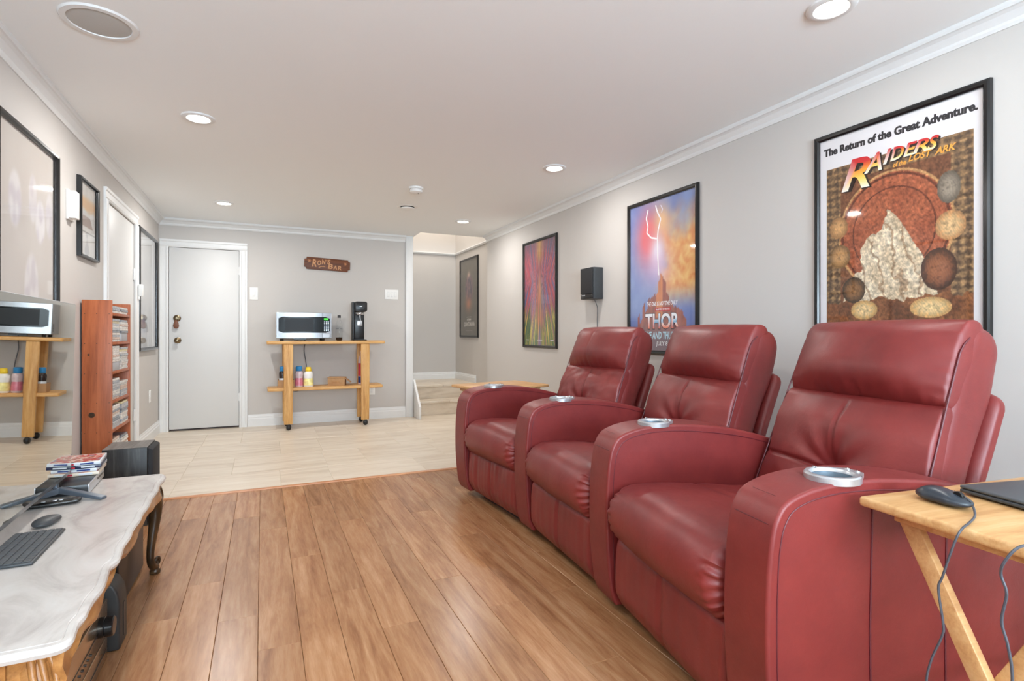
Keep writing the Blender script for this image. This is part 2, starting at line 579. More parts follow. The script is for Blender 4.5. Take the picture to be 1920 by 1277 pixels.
#@@ROOM
# ------------------------------------------------------------------ room shell
# floors: a slab, planks of the laminate and tiles of the rear half lie on it piece by piece
floor = struct(MB().box(WL - 0.2, YF - 0.2, -0.10, 2.9, 8.2, -0.009).build('floor', M['sub']))
PW, PL = 0.1345, 1.22
YS = 4.045                                     # end of the laminate
x = -0.014 - 9 * PW
row = 0
known = {0: 1.99, 1: 2.75, 2: 2.31, 3: 1.96, -1: 2.25, 4: 2.72, 5: 2.25, 6: 1.94, -2: 1.4, -3: 2.35}
k = -9
while x < WR - 0.01:
    x0, x1 = max(x, WL + 0.002), min(x + PW, WR - 0.002)
    if x1 - x0 > 0.01:
        j = known.get(k, 1.2 + random.random() * 1.2)
        ys = [YF + 0.002]
        y = j - 6 * PL
        while y < YS - 0.04:
            if y > YF + 0.05: ys.append(y)
            y += PL
        ys.append(YS)
        for a, b in zip(ys[:-1], ys[1:]):
            MB().box(x0 + 0.0005, a + 0.0005, -0.009, x1 - 0.0005, b - 0.0005, 0).build('plank', M['plank'], floor, bevel=0.0012, seg=1, smooth=0)
    x += PW
    k += 1
MB().prism([(-0.019, -0.004), (0.019, -0.004), (0.017, 0.004), (0.008, 0.008), (-0.008, 0.008), (-0.017, 0.004)], WL + 0.002, 1.5, 'x').build('threshold_strip', M['strip'], floor)
floor.children[-1].location = (0, 4.062, 0)
o = MB().prism([(-0.019, -0.004), (0.019, -0.004), (0.017, 0.004), (0.008, 0.008), (-0.008, 0.008), (-0.017, 0.004)], 1.501, WR - 0.002, 'x').build('threshold_strip', M['strip'], floor)
o.location = (0, 4.062, 0)
MB().box(WL, 4.075, -0.0088, 2.72, YB + 0.05, -0.0016).build('grout_bed', M['grout'], floor)
rows = [(4.078, 4.57), (4.57, 5.17), (5.17, 5.86), (5.86, 6.5), (6.5, 6.872)]
joints = [[WL, -0.55, 0.12, 0.47, 1.16, 1.82, 2.17, WR], [WL, -0.54, -0.21, 0.48, 0.80, 1.46, 2.12, WR], [WL, -0.53, 0.15, 0.50, 1.20, 1.54, 2.2, WR],
          [WL, -0.52, -0.19, 0.53, 0.86, 1.52, 2.18, WR], [WL, -0.2, 0.14, 0.8, 1.13, 1.79, 2.45, WR]]
for (a, b), js in zip(rows, joints):
    for c, d in zip(js[:-1], js[1:]):
        MB().box(c + 0.0015, a + 0.0015, -0.009, d - 0.0015, b - 0.0015, 0.0).build('tile', M['tile'], floor, bevel=0.0015, seg=1, smooth=0)

# ceiling with the opening over the stair
cm = MB().box(WL - 0.12, YF - 0.12, H, WR + 0.14, 6.53, H + 0.12)
cm.box(WL - 0.12, 6.53, H, 1.76, YB + 0.12, H + 0.12)
ceiling = struct(cm.build('ceiling', M['ceiling']))

# walls
struct(MB().box(WL - 0.12, YF - 0.12, 0, WL, 4.73, H).box(WL - 0.12, 5.665, 0, WL, YB, H).box(WL - 0.12, 4.73, 2.005, WL, 5.665, H).build('wall_left', M['wall']))
struct(MB().box(WR, YF - 0.12, 0, WR + 0.12, 6.43, H).build('wall_right', M['wall']))
struct(MB().box(WL, YB, 0, -0.918, YB + 0.12, H).box(-0.238, YB, 0, 1.66, YB + 0.12, H).box(-0.918, YB, 1.995, -0.238, YB + 0.12, H).build('wall_back', M['wall']))
# front wall (behind the camera) with two unseen windows, added for the cool fill
fw = MB()
for (a, b, c, d) in [(WL, -0.72, 0, H), (0.50, 0.60, 0, H), (1.82, WR, 0, H), (-0.72, 0.50, 0, 0.86), (-0.72, 0.50, 2.04, H), (0.60, 1.82, 0, 0.86), (0.60, 1.82, 2.04, H)]:
    fw.box(a, YF - 0.12, c, b, YF, d)
struct(fw.build('wall_front', M['wall']))
for i, x0 in enumerate((-0.72, 0.60)):
    wn = struct(empty('window_%d' % (i + 1), (x0, YF - 0.06, 0.86)))
    MB().box(0, -0.03, 0, 0.05, 0.03, 1.18).box(1.17, -0.03, 0, 1.22, 0.03, 1.18).box(0.05, -0.03, 0, 1.17, 0.03, 0.05).box(0.05, -0.03, 1.13, 1.17, 0.03, 1.18).box(0.59, -0.025, 0.05, 0.63, 0.025, 1.13).build('window_frame', M['trim'], wn)
    MB().box(0.05, -0.004, 0.05, 0.59, 0.004, 1.13).build('window_pane', M['glass'], wn)
    MB().box(0.63, -0.004, 0.05, 1.17, 0.004, 1.13).build('window_pane', M['glass'], wn)

# stair hall: steps, landing and the taller walls
ST = 2.73
struct(MB().box(WR + 0.12, 6.43, 0, ST, 6.44, H).box(ST, 6.43, 0, ST + 0.12, 8.17, 3.6).build('wall_stair_right', M['wall']))
struct(MB().box(1.5, 8.05, 0, ST, 8.17, 3.6).build('wall_stair_back', M['wall']))
struct(MB().box(1.66, YB + 0.002, 0, 1.745, 8.05, 3.6).box(1.76, 6.41, H + 0.12, ST, 6.53, 3.6).box(1.66, 6.53, H + 0.12, 1.76, YB, 3.6).build('wall_stair_left', M['wall']))
struct(MB().box(1.6, 6.4, 3.6, 2.9, 8.2, 3.7).build('ceiling_stair', M['ceiling']))
stair = tag(empty('staircase', (0, 0, 0)), 'low flight of beige tiled steps up to a landing', 'stairs')
def step(y0, y1, z0, z1):
    b = MB().box(1.748, y0, z0, ST - 0.003, y1, z1 - 0.03)
    b.build('riser', M['tile'], stair)
    for a, c in ((1.748, 2.24), (2.243, ST - 0.003)):
        MB().box(a, y0 - 0.018, z1 - 0.03, c, y1, z1).build('tread', M['tile'], stair, bevel=0.004, seg=2)
step(6.872, 7.15, 0.0, 0.183)
step(7.15, 8.045, 0.0, 0.367)
MB().prism([(6.56, 0), (6.56, 0.157), (6.85, 0.47), (6.868, 0.47), (6.868, 0)], 1.752, 1.780, 'x').build('stringer_panel', M['trim'], stair, bevel=0.003)
t = MB().box(1.655, 6.835, 0, 1.748, 6.868, H)
struct(t.build('trim_1', M['trim'], bevel=0.004))

# crown, ledge and base mouldings
crown = [(0.0, 0.0), (0.006, 0.0), (0.012, 0.012), (0.014, 0.022), (0.034, 0.045), (0.048, 0.052), (0.058, 0.053), (0.062, 0.062), (0.062, 0.075), (0, 0.075)]
zc = H - 0.075
struct(MB().prism([(WL + a, zc + b) for a, b in crown], YF, YB, 'y').build('trim_2', M['trim']))
struct(MB().prism([(WR - a, zc + b) for a, b in crown], YF, 6.43, 'y').build('trim_3', M['trim']))
struct(MB().prism([(YB - a, zc + b) for a, b in crown], WL, 1.655, 'x').build('trim_4', M['trim']))
led = [(0, 0), (0.018, 0), (0.022, 0.012), (0.03, 0.016), (0.03, 0.032), (0, 0.032)]
struct(MB().prism([(8.05 - a, H - 0.03 + b) for a, b in led], 1.745, ST, 'x').build('trim_5', M['trim']))
struct(MB().prism([(ST - a, H - 0.03 + b) for a, b in led], 6.43, 8.05, 'y').build('trim_6', M['trim']))
base = [(0, 0), (0.016, 0), (0.016, 0.085), (0.011, 0.095), (0.011, 0.110), (0.006, 0.120), (0.005, 0.135), (0, 0.135)]
struct(MB().prism([(WL + a, b) for a, b in base], YF, 4.64, 'y').prism([(WL + a, b) for a, b in base], 5.755, YB, 'y').build('baseboard_left', M['trim']))
struct(MB().prism([(WR - a, b) for a, b in base], YF, 6.43, 'y').build('baseboard_right', M['trim']))
struct(MB().prism([(YB - a, b) for a, b in base], -0.152, 1.655, 'x').build('baseboard_back', M['trim']))
struct(MB().prism([(8.05 - a, 0.367 + b * 0.8) for a, b in base], 1.745, ST, 'x').prism([(ST - a, 0.367 + b * 0.8) for a, b in base], 7.16, 8.05, 'y').build('baseboard_stair', M['trim']))

# back door
d1 = struct(MB().box(-0.915, YB + 0.004, 0.02, -0.241, YB + 0.044, 1.992).build('door_1', M['door'], bevel=0.002))
MB().box(-0.918, YB + 0.08, 0, -0.238, YB + 0.10, 1.99).build('shade_backing', M['gap_shade'], d1)  # near-black colour stands in for the shade in the gap under the door
cas = MB()
cpro = [(0, 0), (0, 0.012), (0.012, 0.018), (0.02, 0.018), (0.026, 0.013), (0.055, 0.013), (0.062, 0.02), (0.082, 0.02), (0.082, 0)]
cas.prism([(-0.918 - a, YB - b) for a, b in cpro], 0, 1.995, 'z').prism([(-0.238 + a, YB - b) for a, b in cpro], 0, 1.995, 'z')
cas.prism([(YB - b, 1.995 + a) for a, b in cpro], -1.0, -0.156, 'x')
cas.build('door_casing', M['trim'], d1)
def rosette(b, x, z, r):
    b.lathe([(r, 0), (r, -0.006), (r * 0.8, -0.010), (r * 0.45, -0.012), (r * 0.38, -0.035), (r * 0.75, -0.045), (r * 0.8, -0.06), (r * 0.55, -0.068), (0.002, -0.070)], (x, YB + 0.004, z), 20, 'y')
b = MB(); rosette(b, -0.835, 0.985, 0.034); b.build('door_knob', M['brass'], d1, smooth=40)
b = MB().lathe([(0.036, 0), (0.036, -0.008), (0.028, -0.014), (0.016, -0.016), (0.012, -0.03)], (-0.84, YB + 0.004, 1.225), 20, 'y').box(-0.845, YB - 0.04, 1.21, -0.835, YB - 0.026, 1.24)
b.build('deadbolt', M['brass'], d1, smooth=40)
for z in (0.30, 1.72):
    MB().lathe([(0.007, 0), (0.007, 0.09)], (-0.2405, YB - 0.004, z), 10).build('hinge', M['trim'], d1)
fob = MB().prism([(-0.857, 1.205), (-0.835, 1.205), (-0.823, 1.17), (-0.818, 1.14), (-0.826, 1.118), (-0.846, 1.112), (-0.866, 1.12), (-0.874, 1.142), (-0.868, 1.17)], YB - 0.034, YB - 0.026, 'y').build('leather_fob', M['brown_leather'], bevel=0.002)
tag(fob, 'teardrop brown leather fob hanging from the deadbolt of the white door', 'key fob')
b = MB().tube([(-0.846, YB - 0.03, 1.20), (-0.842, YB - 0.033, 1.222), (-0.84, YB - 0.033, 1.23)], 0.003, 6).build('fob_loop', M['brown_leather'], fob)

# left door
d2 = struct(MB().box(WL - 0.044, 4.733, 0.01, WL - 0.006, 5.662, 2.002).build('door_2', M['door'], bevel=0.002))
cas = MB()
cas.prism([(WL + b, 4.73 - a) for a, b in cpro], 0, 2.005, 'z').prism([(WL + b, 5.665 + a) for a, b in cpro], 0, 2.005, 'z')
cas.prism([(WL + b, 2.005 + a) for a, b in cpro], 4.648, 5.747, 'y')
cas.build('door_casing', M['trim'], d2)
for z in (0.30, 1.52):
    MB().lathe([(0.008, 0), (0.008, 0.10)], (WL + 0.004, 5.664, z), 10).box(WL - 0.003, 5.63, z, WL + 0.002, 5.668, z + 0.1).build('hinge', M['trim'], d2)

# ------------------------------------------------------------------ recessed lamps and ceiling fittings
def downlight(x, y, label, k=1.0):
    t = empty('recessed_light', (x, y, H), label=label, cat='ceiling light', group='recessed ceiling lights')
    MB().lathe([(0.056, 0.03), (0.056, -0.004), (0.062, -0.010), (0.076, -0.011), (0.086, -0.006), (0.089, 0.001)], n=32, cap=False).build('trim_ring', M['trim'], t, smooth=40)
    MB().lathe([(0.001, -0.004), (0.03, -0.005), (0.054, -0.001), (0.055, 0.01)], n=28, cap=False).build('lens', M['lamp'], t, smooth=50)
    l = area('downlight_lamp', (x, y, H - 0.014), (0, 0, 0), 0.10, 0.1, LAMP_W * k, (1.0, 0.975, 0.945), 'DISK')
    return t
lights = [(-0.335, 3.605, 'recessed light at the left side of the ceiling, second largest in view', 2.0),
          (-0.332, 5.843, 'recessed light at the far left of the ceiling, before the white door', 2.0),
          (1.99, 3.575, 'recessed light over the middle recliner and the wall speaker', 1.2),
          (2.015, 5.69, 'recessed light nearest the stair opening in the ceiling', 1.4),
          (1.975, 1.38, 'large recessed light cut by the top edge of the photo', 0.5),
          (-0.335, 1.38, 'recessed light over the marble table, out of the frame', 1.15),
          (-0.335, -0.9, 'recessed light behind the camera on the left'),
          (1.975, -0.9, 'recessed light behind the camera on the right', 0.4)]
for a in lights: downlight(*a)

t = empty('ceiling_speaker', (-0.592, 2.668, H), label='round flush speaker with grey mesh and white rim in the ceiling', cat='speaker')
MB().lathe([(0.106, -0.003), (0.108, -0.008), (0.128, -0.007), (0.134, 0.0)], n=48, cap=False).build('rim', M['trim'], t, smooth=40)
MB().lathe([(0.001, -0.0065), (0.08, -0.006), (0.107, -0.004)], n=48, cap=False).build('mesh_grille', M['speaker_cloth'], t, smooth=60)
t = empty('smoke_detector', (1.19, 4.555, H), label='small white smoke detector on the ceiling', cat='smoke detector')
MB().lathe([(0.062, 0), (0.062, -0.012), (0.058, -0.016)], n=28).build('mount', M['white'], t, smooth=35)
MB().lathe([(0.050, -0.016), (0.055, -0.02), (0.055, -0.04), (0.045, -0.046), (0.002, -0.047)], n=28).build('body', M['white'], t, smooth=35)
MB().lathe([(0.006, -0.047), (0.005, -0.049)], (0.02, 0, 0), n=10).build('test_button', M['charcoal'], t)
t = empty('air_vent', (1.293, 5.276, H), label='round white air vent with a dark slot behind the smoke detector', cat='vent')
MB().lathe([(0.06, 0.02), (0.07, -0.004), (0.085, -0.006), (0.10, -0.002), (0.104, 0.0)], n=32, cap=False).build('outer_ring', M['white'], t, smooth=40)
MB().lathe([(0.068, -0.002), (0.02, -0.003), (0.001, -0.003)], n=32, cap=False).build('dark_slot', M['charcoal'], t)
MB().lathe([(0.001, -0.024), (0.05, -0.024), (0.064, -0.018), (0.066, -0.012), (0.04, -0.006), (0.001, -0.005)], n=32, cap=False).build('inner_disc', M['white'], t, smooth=40)

# ------------------------------------------------------------------ small fittings on the walls
def plate(name, wall, a, z, w_, h_, label, cat, kind):
    t = wall_empty(name, wall, a, z, label, cat)
    MB().box(-w_ / 2, -h_ / 2, 0, w_ / 2, h_ / 2, 0.007).build('cover_plate', M['white'], t, bevel=0.003)
    if kind == 'outlet':
        for dy in (-0.02, 0.02):
            MB().box(-0.015, dy - 0.014, 0.007, 0.015, dy + 0.014, 0.009).build('socket', M['trim'], t, bevel=0.002)
    else:
        n = kind
        for i in range(n):
            cx = (i - (n - 1) / 2) * 0.045
            MB().box(cx - 0.016, -0.034, 0.007, cx + 0.016, 0.034, 0.0095).build('rocker_frame', M['trim'], t)
            MB().box(cx - 0.012, -0.026, 0.0095, cx + 0.012, 0.028, 0.015).build('rocker', M['white'], t, bevel=0.002)
    return t
plate('light_switch', 'back', -0.088, 1.515, 0.085, 0.14, 'single white dimmer switch beside the white back door', 'switch', 1)
plate('light_switch', 'back', 1.482, 1.552, 0.17, 0.125, 'triple white switch plate right of the drinks cart', 'switch', 3)
plate('wall_outlet', 'back', 1.235, 0.36, 0.075, 0.12, 'white wall outlet low behind the right end of the cart', 'outlet', 'outlet')
plate('wall_outlet', 'left', 6.35, 0.44, 0.075, 0.12, 'white wall outlet on the left wall near the far corner', 'outlet', 'outlet')
t = wall_empty('door_chime', 'left', 3.90, 1.79, 'white box-shaped chime on the left wall between two pictures', 'chime')
MB().box(-0.055, -0.085, 0, 0.06, 0.085, 0.012).build('back_plate', M['white'], t, bevel=0.003)
MB().box(-0.05, -0.078, 0.012, 0.02, 0.078, 0.045).build('cover', M['white'], t, bevel=0.004)
for dy in (-0.06, 0.06):
    MB().lathe([(0.004, 0.012), (0.004, 0.014)], (0.042, dy, 0), 8).build('screw', M['steel'], t)
t = wall_empty('door_sensor', 'left', 5.72, 1.44, 'small white alarm sensor on the frame of the left door', 'sensor', off=0.021)
MB().box(-0.022, -0.055, 0, 0.022, 0.05, 0.032).build('body', M['white'], t, bevel=0.004)
MB().box(-0.03, -0.085, 0, -0.012, -0.058, 0.014).build('magnet', M['white'], t, bevel=0.003)

# wooden sign
t = wall_empty('bar_sign', 'back', 0.710, 1.889, 'carved brown wooden bar sign with notched corners on the back wall', 'sign')
sg = Matrix.Rotation(R(-2.2), 4, 'Z')
hw, hh, nt_ = 0.262, 0.072, 0.026
pl = [(-hw, -hh + nt_), (-hw + nt_ * .9, -hh + nt_ * .8), (-hw + nt_, -hh), (hw - nt_, -hh), (hw - nt_ * .9, -hh + nt_ * .8), (hw, -hh + nt_), (hw, hh - nt_), (hw - nt_ * .9, hh - nt_ * .8), (hw - nt_, hh), (-hw + nt_, hh), (-hw + nt_ * .9, hh - nt_ * .8), (-hw, hh - nt_)]
b = MB(); b.T = sg; b.prism(pl, 0.002, 0.02, 'z').build('board', M['brown_sign'], t, bevel=0.003)
b = MB(); b.T = sg
def carve(ch, xa, xb, ya, yb, rot=0.0, bold=0.035, shear=0.12):
    vs, fs = text_mesh(ch, 1.0, 'LEFT', bold, shear)
    lx, hx = min(p[0] for p in vs), max(p[0] for p in vs)
    ly, hy = min(p[1] for p in vs), max(p[1] for p in vs)
    k = 0.000354
    X0, X1, Y0, Y1 = (xa - 900) * k, (xb - 900) * k, (465 - yb) * k, (465 - ya) * k
    b._add([(X0 + (X1 - X0) * (p[0] - lx) / (hx - lx), Y0 + (Y1 - Y0) * (p[1] - ly) / (hy - ly), 0.0215) for p in vs], fs)
for a_ in [('R', 410, 555, 330, 580), ('O', 572, 690, 350, 520), ('N', 712, 835, 312, 485), ("'", 850, 884, 308, 368), ('S', 884, 990, 300, 455), ('B', 915, 1075, 440, 612), ('A', 1090, 1215, 478, 618), ('R', 1235, 1360, 485, 632)]: carve(*a_)
b.build('lettering', M['tan'], t)
b = MB(); b.T = sg
b.tube(spline([(-0.098, -0.046, 0.0215), (-0.072, -0.034, 0.0215), (-0.026, -0.030, 0.0215)], 6), 0.0045, 6)
b.build('underline', M['tan'], t)
for cx, cy in ((-0.205, 0.025), (0.205, 0.02)):
    b = MB(); b.T = sg
    b.lathe([(0.007, 0.0202), (0.005, 0.0225), (0.001, 0.023)], (cx, cy, 0), 10)
    for k in range(6):
        a = k * pi / 3
        b.tube([(cx + 0.004 * cos(a), cy + 0.004 * sin(a), 0.021), (cx + 0.022 * cos(a), cy + 0.018 * sin(a), 0.0212)], [0.006, 0.002], 6)
    b.build('leaf_ornament', M['strip'], t)

#@@POSTERS
# ------------------------------------------------------------------ framed posters
def frame(name, wall, a0, a1, z0, z1, label, bar=0.028, depth=0.022):
    """a0 is the viewer's left end; origin at the lower left corner"""
    t = wall_empty(name, wall, a0, z0, label, 'picture')
    W_, H_ = abs(a1 - a0), z1 - z0
    prof = [(0, 0), (bar, 0), (bar, depth * 0.6), (bar * 0.75, depth * 0.92), (bar * 0.35, depth), (0.002, depth * 0.8)]
    def rail(p0, p1, inn):
        bb = MB()
        vs = []
        p0, p1, inn = V(p0), V(p1), V(inn)
        d = (p1 - p0).normalized()
        for p, sgn in ((p0, 1), (p1, -1)):
            for (q, h_) in prof:
                pt = p + inn * q + d * (sgn * q)
                vs.append((pt[0], pt[1], h_))
        n = len(prof)
        fs = [tuple(range(n))[::-1], tuple(range(n, 2 * n))] + [(i, (i + 1) % n, n + (i + 1) % n, n + i) for i in range(n)]
        bb._add(vs, fs)
        bb.build('frame_rail', M['satin_black'], t, smooth=30)
    rail((0, 0), (W_, 0), (0, 1)); rail((W_, H_), (0, H_), (0, -1)); rail((0, H_), (0, 0), (1, 0)); rail((W_, 0), (W_, H_), (-1, 0))
    MB().box(bar, bar, 0.0125, W_ - bar, H_ - bar, 0.0140).build('glass_pane', M['glass'], t)
    return t, bar, W_ - bar, bar, H_ - bar

def fb(x, y, z=0.0, o=4): return noise.fractal((x, y, z), 1.0, 2.0, o)
def mixc(a, b, t):
    t = min(1, max(0, t))
    return tuple(p + (q - p) * t for p, q in zip(a, b))
def smooth(a, b, x):
    t = min(1, max(0, (x - a) / (b - a)))
    return t * t * (3 - 2 * t)

# large adventure poster: white border, heading, title and a plain stone relief in place of the artwork
t, x0, x1, y0, y1 = frame('framed_poster', 'right', 1.900, 1.150, 0.930, 2.056, 'big white-bordered movie poster with red and yellow title behind the nearest recliner')
A = Art()
A.poly([(x0, y0), (x1, y0), (x1, y1), (x0, y1)], (233, 231, 234))
ax0, ax1, ay0, ay1 = x0 + 0.034, x1 - 0.034, y0 + 0.03, y1 - 0.15
def relief(u, v):
    n1 = fb(u * 9, v * 13, 1.3); n2 = fb(u * 42, v * 60, 4.1, 3)
    base_ = mixc((86, 66, 50), (128, 98, 68), 0.5 + 0.6 * n1)
    # carved outer posts and lintel
    if u < 0.12 or u > 0.87 or v > 0.92:
        g = abs((u * 17) % 1 - 0.5) + abs((v * 26) % 1 - 0.5)
        c = mixc((84, 68, 54), (178, 142, 98), smooth(0.2, 0.8, g) * 0.7 + 0.25 * n2)
    else:
        c = mixc(base_, (116, 64, 44), 0.55)
    # round red stone disc with two rings
    dx, dy = (u - 0.50) / 0.40, (v - 0.60) / 0.31
    r_ = sqrt(dx * dx + dy * dy)
    if r_ < 1.0:
        c = mixc((150, 78, 54), (176, 98, 68), 0.5 + 0.7 * n1)
        if 0.9 < r_ < 0.94 or 0.70 < r_ < 0.725: c = (96, 48, 36)
        if r_ > 0.96: c = (196, 150, 100)
    # pale heaped sand in the middle, dark earth below it
    e = fb(u * 6, v * 6, 8.2) * 0.05
    top = 0.70 - 2.1 * abs(u - 0.48 + e) ** 1.4 + e
    if v < top:
        c = mixc((206, 188, 158), (236, 224, 198), 0.5 + 0.9 * fb(u * 12 + v * 5, v * 8, 2.2))
        if abs((u * 8 + v * 3 + 0.4 * n1) % 1 - 0.5) < 0.08: c = mixc(c, (150, 120, 92), 0.7)
    if v < 0.24 + e:
        c = mixc((96, 58, 38), (150, 96, 60), 0.5 + 0.8 * n1)
    # warm and dark rounded stones at both sides
    for (sx_, sy_, rx, ry, ca, cb) in [(0.10, 0.66, 0.075, 0.06, (150, 112, 74), (206, 160, 108)), (0.11, 0.50, 0.085, 0.065, (110, 86, 58), (196, 150, 100)),
                                      (0.22, 0.31, 0.09, 0.07, (48, 40, 34), (140, 100, 64)), (0.86, 0.76, 0.07, 0.075, (96, 92, 84), (150, 142, 128)),
                                      (0.87, 0.58, 0.09, 0.07, (178, 132, 88), (222, 186, 136)), (0.80, 0.38, 0.11, 0.10, (52, 34, 28), (150, 92, 62)), (0.30, 0.20, 0.10, 0.05, (190, 150, 92), (232, 204, 150)), (0.75, 0.20, 0.13, 0.05, (198, 156, 98), (236, 208, 152))]:
        q = ((u - sx_) / rx) ** 2 + ((v - sy_) / ry) ** 2
        if q < 1: c = mixc(cb, ca, smooth(0.1, 1.0, q + 0.5 * n2))
    hat = abs((u * 60 + v * 44 + 1.6 * n1) % 1 - 0.5) * 2
    c = mixc(c, (150, 104, 70), 0.12)
    return tuple(k * (1 + 0.30 * n2 + 0.16 * (hat - 0.5)) for k in c)
A.grid(ax0, ay0, ax1, ay1, 200, 290, relief)
for dx in (-0.0009, 0.0, 0.0009): A.fit('The Return of the Great Adventure.', 0.047 + dx, 0.702 + dx, 1.017, 1.056, (44, 42, 46), bold=0.040)
def title_col(x, h):
    if h > 0.62: return mixc((248, 150, 50), (206, 40, 52), (h - 0.62) / 0.25)
    if h > 0.30: return mixc((252, 222, 110), (248, 150, 50), (h - 0.30) / 0.32)
    return mixc((252, 248, 236), (252, 222, 110), h / 0.30)
TT = [('R', .140, .281, .818), ('A', .250, .332, .880), ('I', .337, .375, .900), ('D', .369, .428, .906), ('E', .424, .482, .909), ('R', .463, .528, .910), ('S', .520, .566, .908)]
for dx, dy, cc, bd_ in ((0.007, -0.006, (44, 32, 26), 0.05), (0, 0, title_col, 0.02)):
    for (ch, xa, xb, yb_) in TT:
        A.fit(ch, xa + dx, xb + dx, yb_ + dy, 0.966 + dy, cc, bold=bd_, shear=0.32)
A.fit('of the', .381, .437, .875, .897, (246, 172, 76), 0.03, 0.2)
A.fit('LOST', .446, .540, .882, .911, (246, 172, 76), 0.03, 0.3)
A.fit('ARK', .550, .630, .882, .911, (246, 172, 76), 0.03, 0.3)
A.build('poster_sheet', t, 0.004)

# blue and orange storm poster
t, x0, x1, y0, y1 = frame('framed_poster', 'right', 3.480, 2.722, 0.905, 2.048, 'blue and orange storm poster with a lightning bolt over red rocks, behind the middle recliner')
def storm(u, v):
    n1 = fb(u * 3.2, v * 4.2, 0.7, 5); n2 = fb(u * 14, v * 18, 5.0, 4)
    sky = mixc((88, 116, 192), (140, 168, 220), 0.5 + 0.6 * n1)
    sky = mixc(sky, (84, 104, 178), smooth(0.35, 0.05, v))
    cl = smooth(0.38, 0.62, u + 0.16 * n1 - 0.25 * max(0, v - 0.72) * 3) * smooth(0.25, 0.45, v) * smooth(0.98, 0.72, v - 0.5 * max(0, 0.7 - u) + 0.12 * n1)
    c = mixc(sky, mixc((232, 140, 70), (248, 196, 110), 0.5 + 0.9 * n2), cl)
    rd = G(u - 0.32, 0.20) * G(v - 0.76, 0.19)
    c = mixc(c, (228, 92, 104), min(1, rd * 1.25))
    c = mixc(c, (250, 196, 130), G(u - 0.52, 0.12) * G(v - 0.86, 0.10) * 0.9)
    c = mixc(c, (248, 244, 255), min(1, G(u - 0.45, 0.10) * G(v - 0.66, 0.10) * 1.1))
    c = mixc(c, (230, 200, 240), G(u - 0.46, 0.2) * G(v - 0.56, 0.14) * 0.7)
    top = 0.47 - 0.74 * abs(u - 0.50) + 0.05 * noise.cell(V((u * 24, 0.5, 0)))
    if v < top:
        c = mixc((104, 52, 50), (184, 92, 70), 0.5 + 0.5 * noise.noise((u * 30, v * 4, 1)) + 0.3 * n2)
        if abs(u - 0.48) < 0.05 and v > 0.22: c = mixc(c, (246, 150, 80), 0.6)
    if v < 0.2: c = mixc(c, (96, 92, 112), smooth(0.2, 0.08, v) * 0.75)
    return mixc(c, (226, 214, 210), 0.20)
A = Art()
A.grid(x0, y0, x1, y1, 90, 130, storm)
W_, H_ = x1 - x0, y1 - y0
def strip(pts, w_, c):
    for (a, b_) in zip(pts[:-1], pts[1:]):
        A.z -= 0.00011
        d = V((b_[0] - a[0], b_[1] - a[1])); nrm = V((-d.y, d.x)).normalized() * w_
        A.poly([(a[0] - nrm.x, a[1] - nrm.y), (b_[0] - nrm.x, b_[1] - nrm.y), (b_[0] + nrm.x, b_[1] + nrm.y), (a[0] + nrm.x, a[1] + nrm.y)], c)
P = lambda u, v: (x0 + u * W_, y0 + v * H_)
strip([P(.30, .955), P(.27, .90), P(.30, .84), P(.28, .80), P(.35, .76), P(.44, .745)], 0.006, (255, 250, 255))
strip([P(.42, .97), P(.45, .92), P(.50, .87), P(.46, .80), P(.45, .745), P(.455, .62), P(.47, .5)], 0.006, (255, 250, 255))
strip([P(.50, .96), P(.53, .93), P(.51, .91)], 0.003, (240, 236, 255))
A.fit('THE ONE IS NOT THE ONLY', .225, .555, .352, .382, (248, 246, 250), 0.02, 0.15)
A.poly([(.318, .312), (.484, .312), (.484, .338), (.318, .338)], (196, 48, 46))
A.fit('MARVEL STUDIOS', .328, .474, .318, .332, (250, 250, 250), 0.02)
def chrome_txt(x_, h): return mixc((236, 110, 70), (250, 250, 255), h / 0.4) if h < 0.4 else mixc((120, 180, 220), (248, 250, 255), (h - 0.4) / 0.3)
A.fit('THOR', .204, .578, .179, .301, (40, 40, 60), 0.06)
A.fit('THOR', .208, .572, .185, .297, chrome_txt, 0.03)
A.fit('LOVE AND THUNDER', .17, .612, .112, .166, (190, 226, 240), 0.03, 0.15)
A.fit('JULY 8', .33, .452, .055, .096, (246, 246, 248), 0.015, 0.12)
A.build('poster_sheet', t, 0.004)

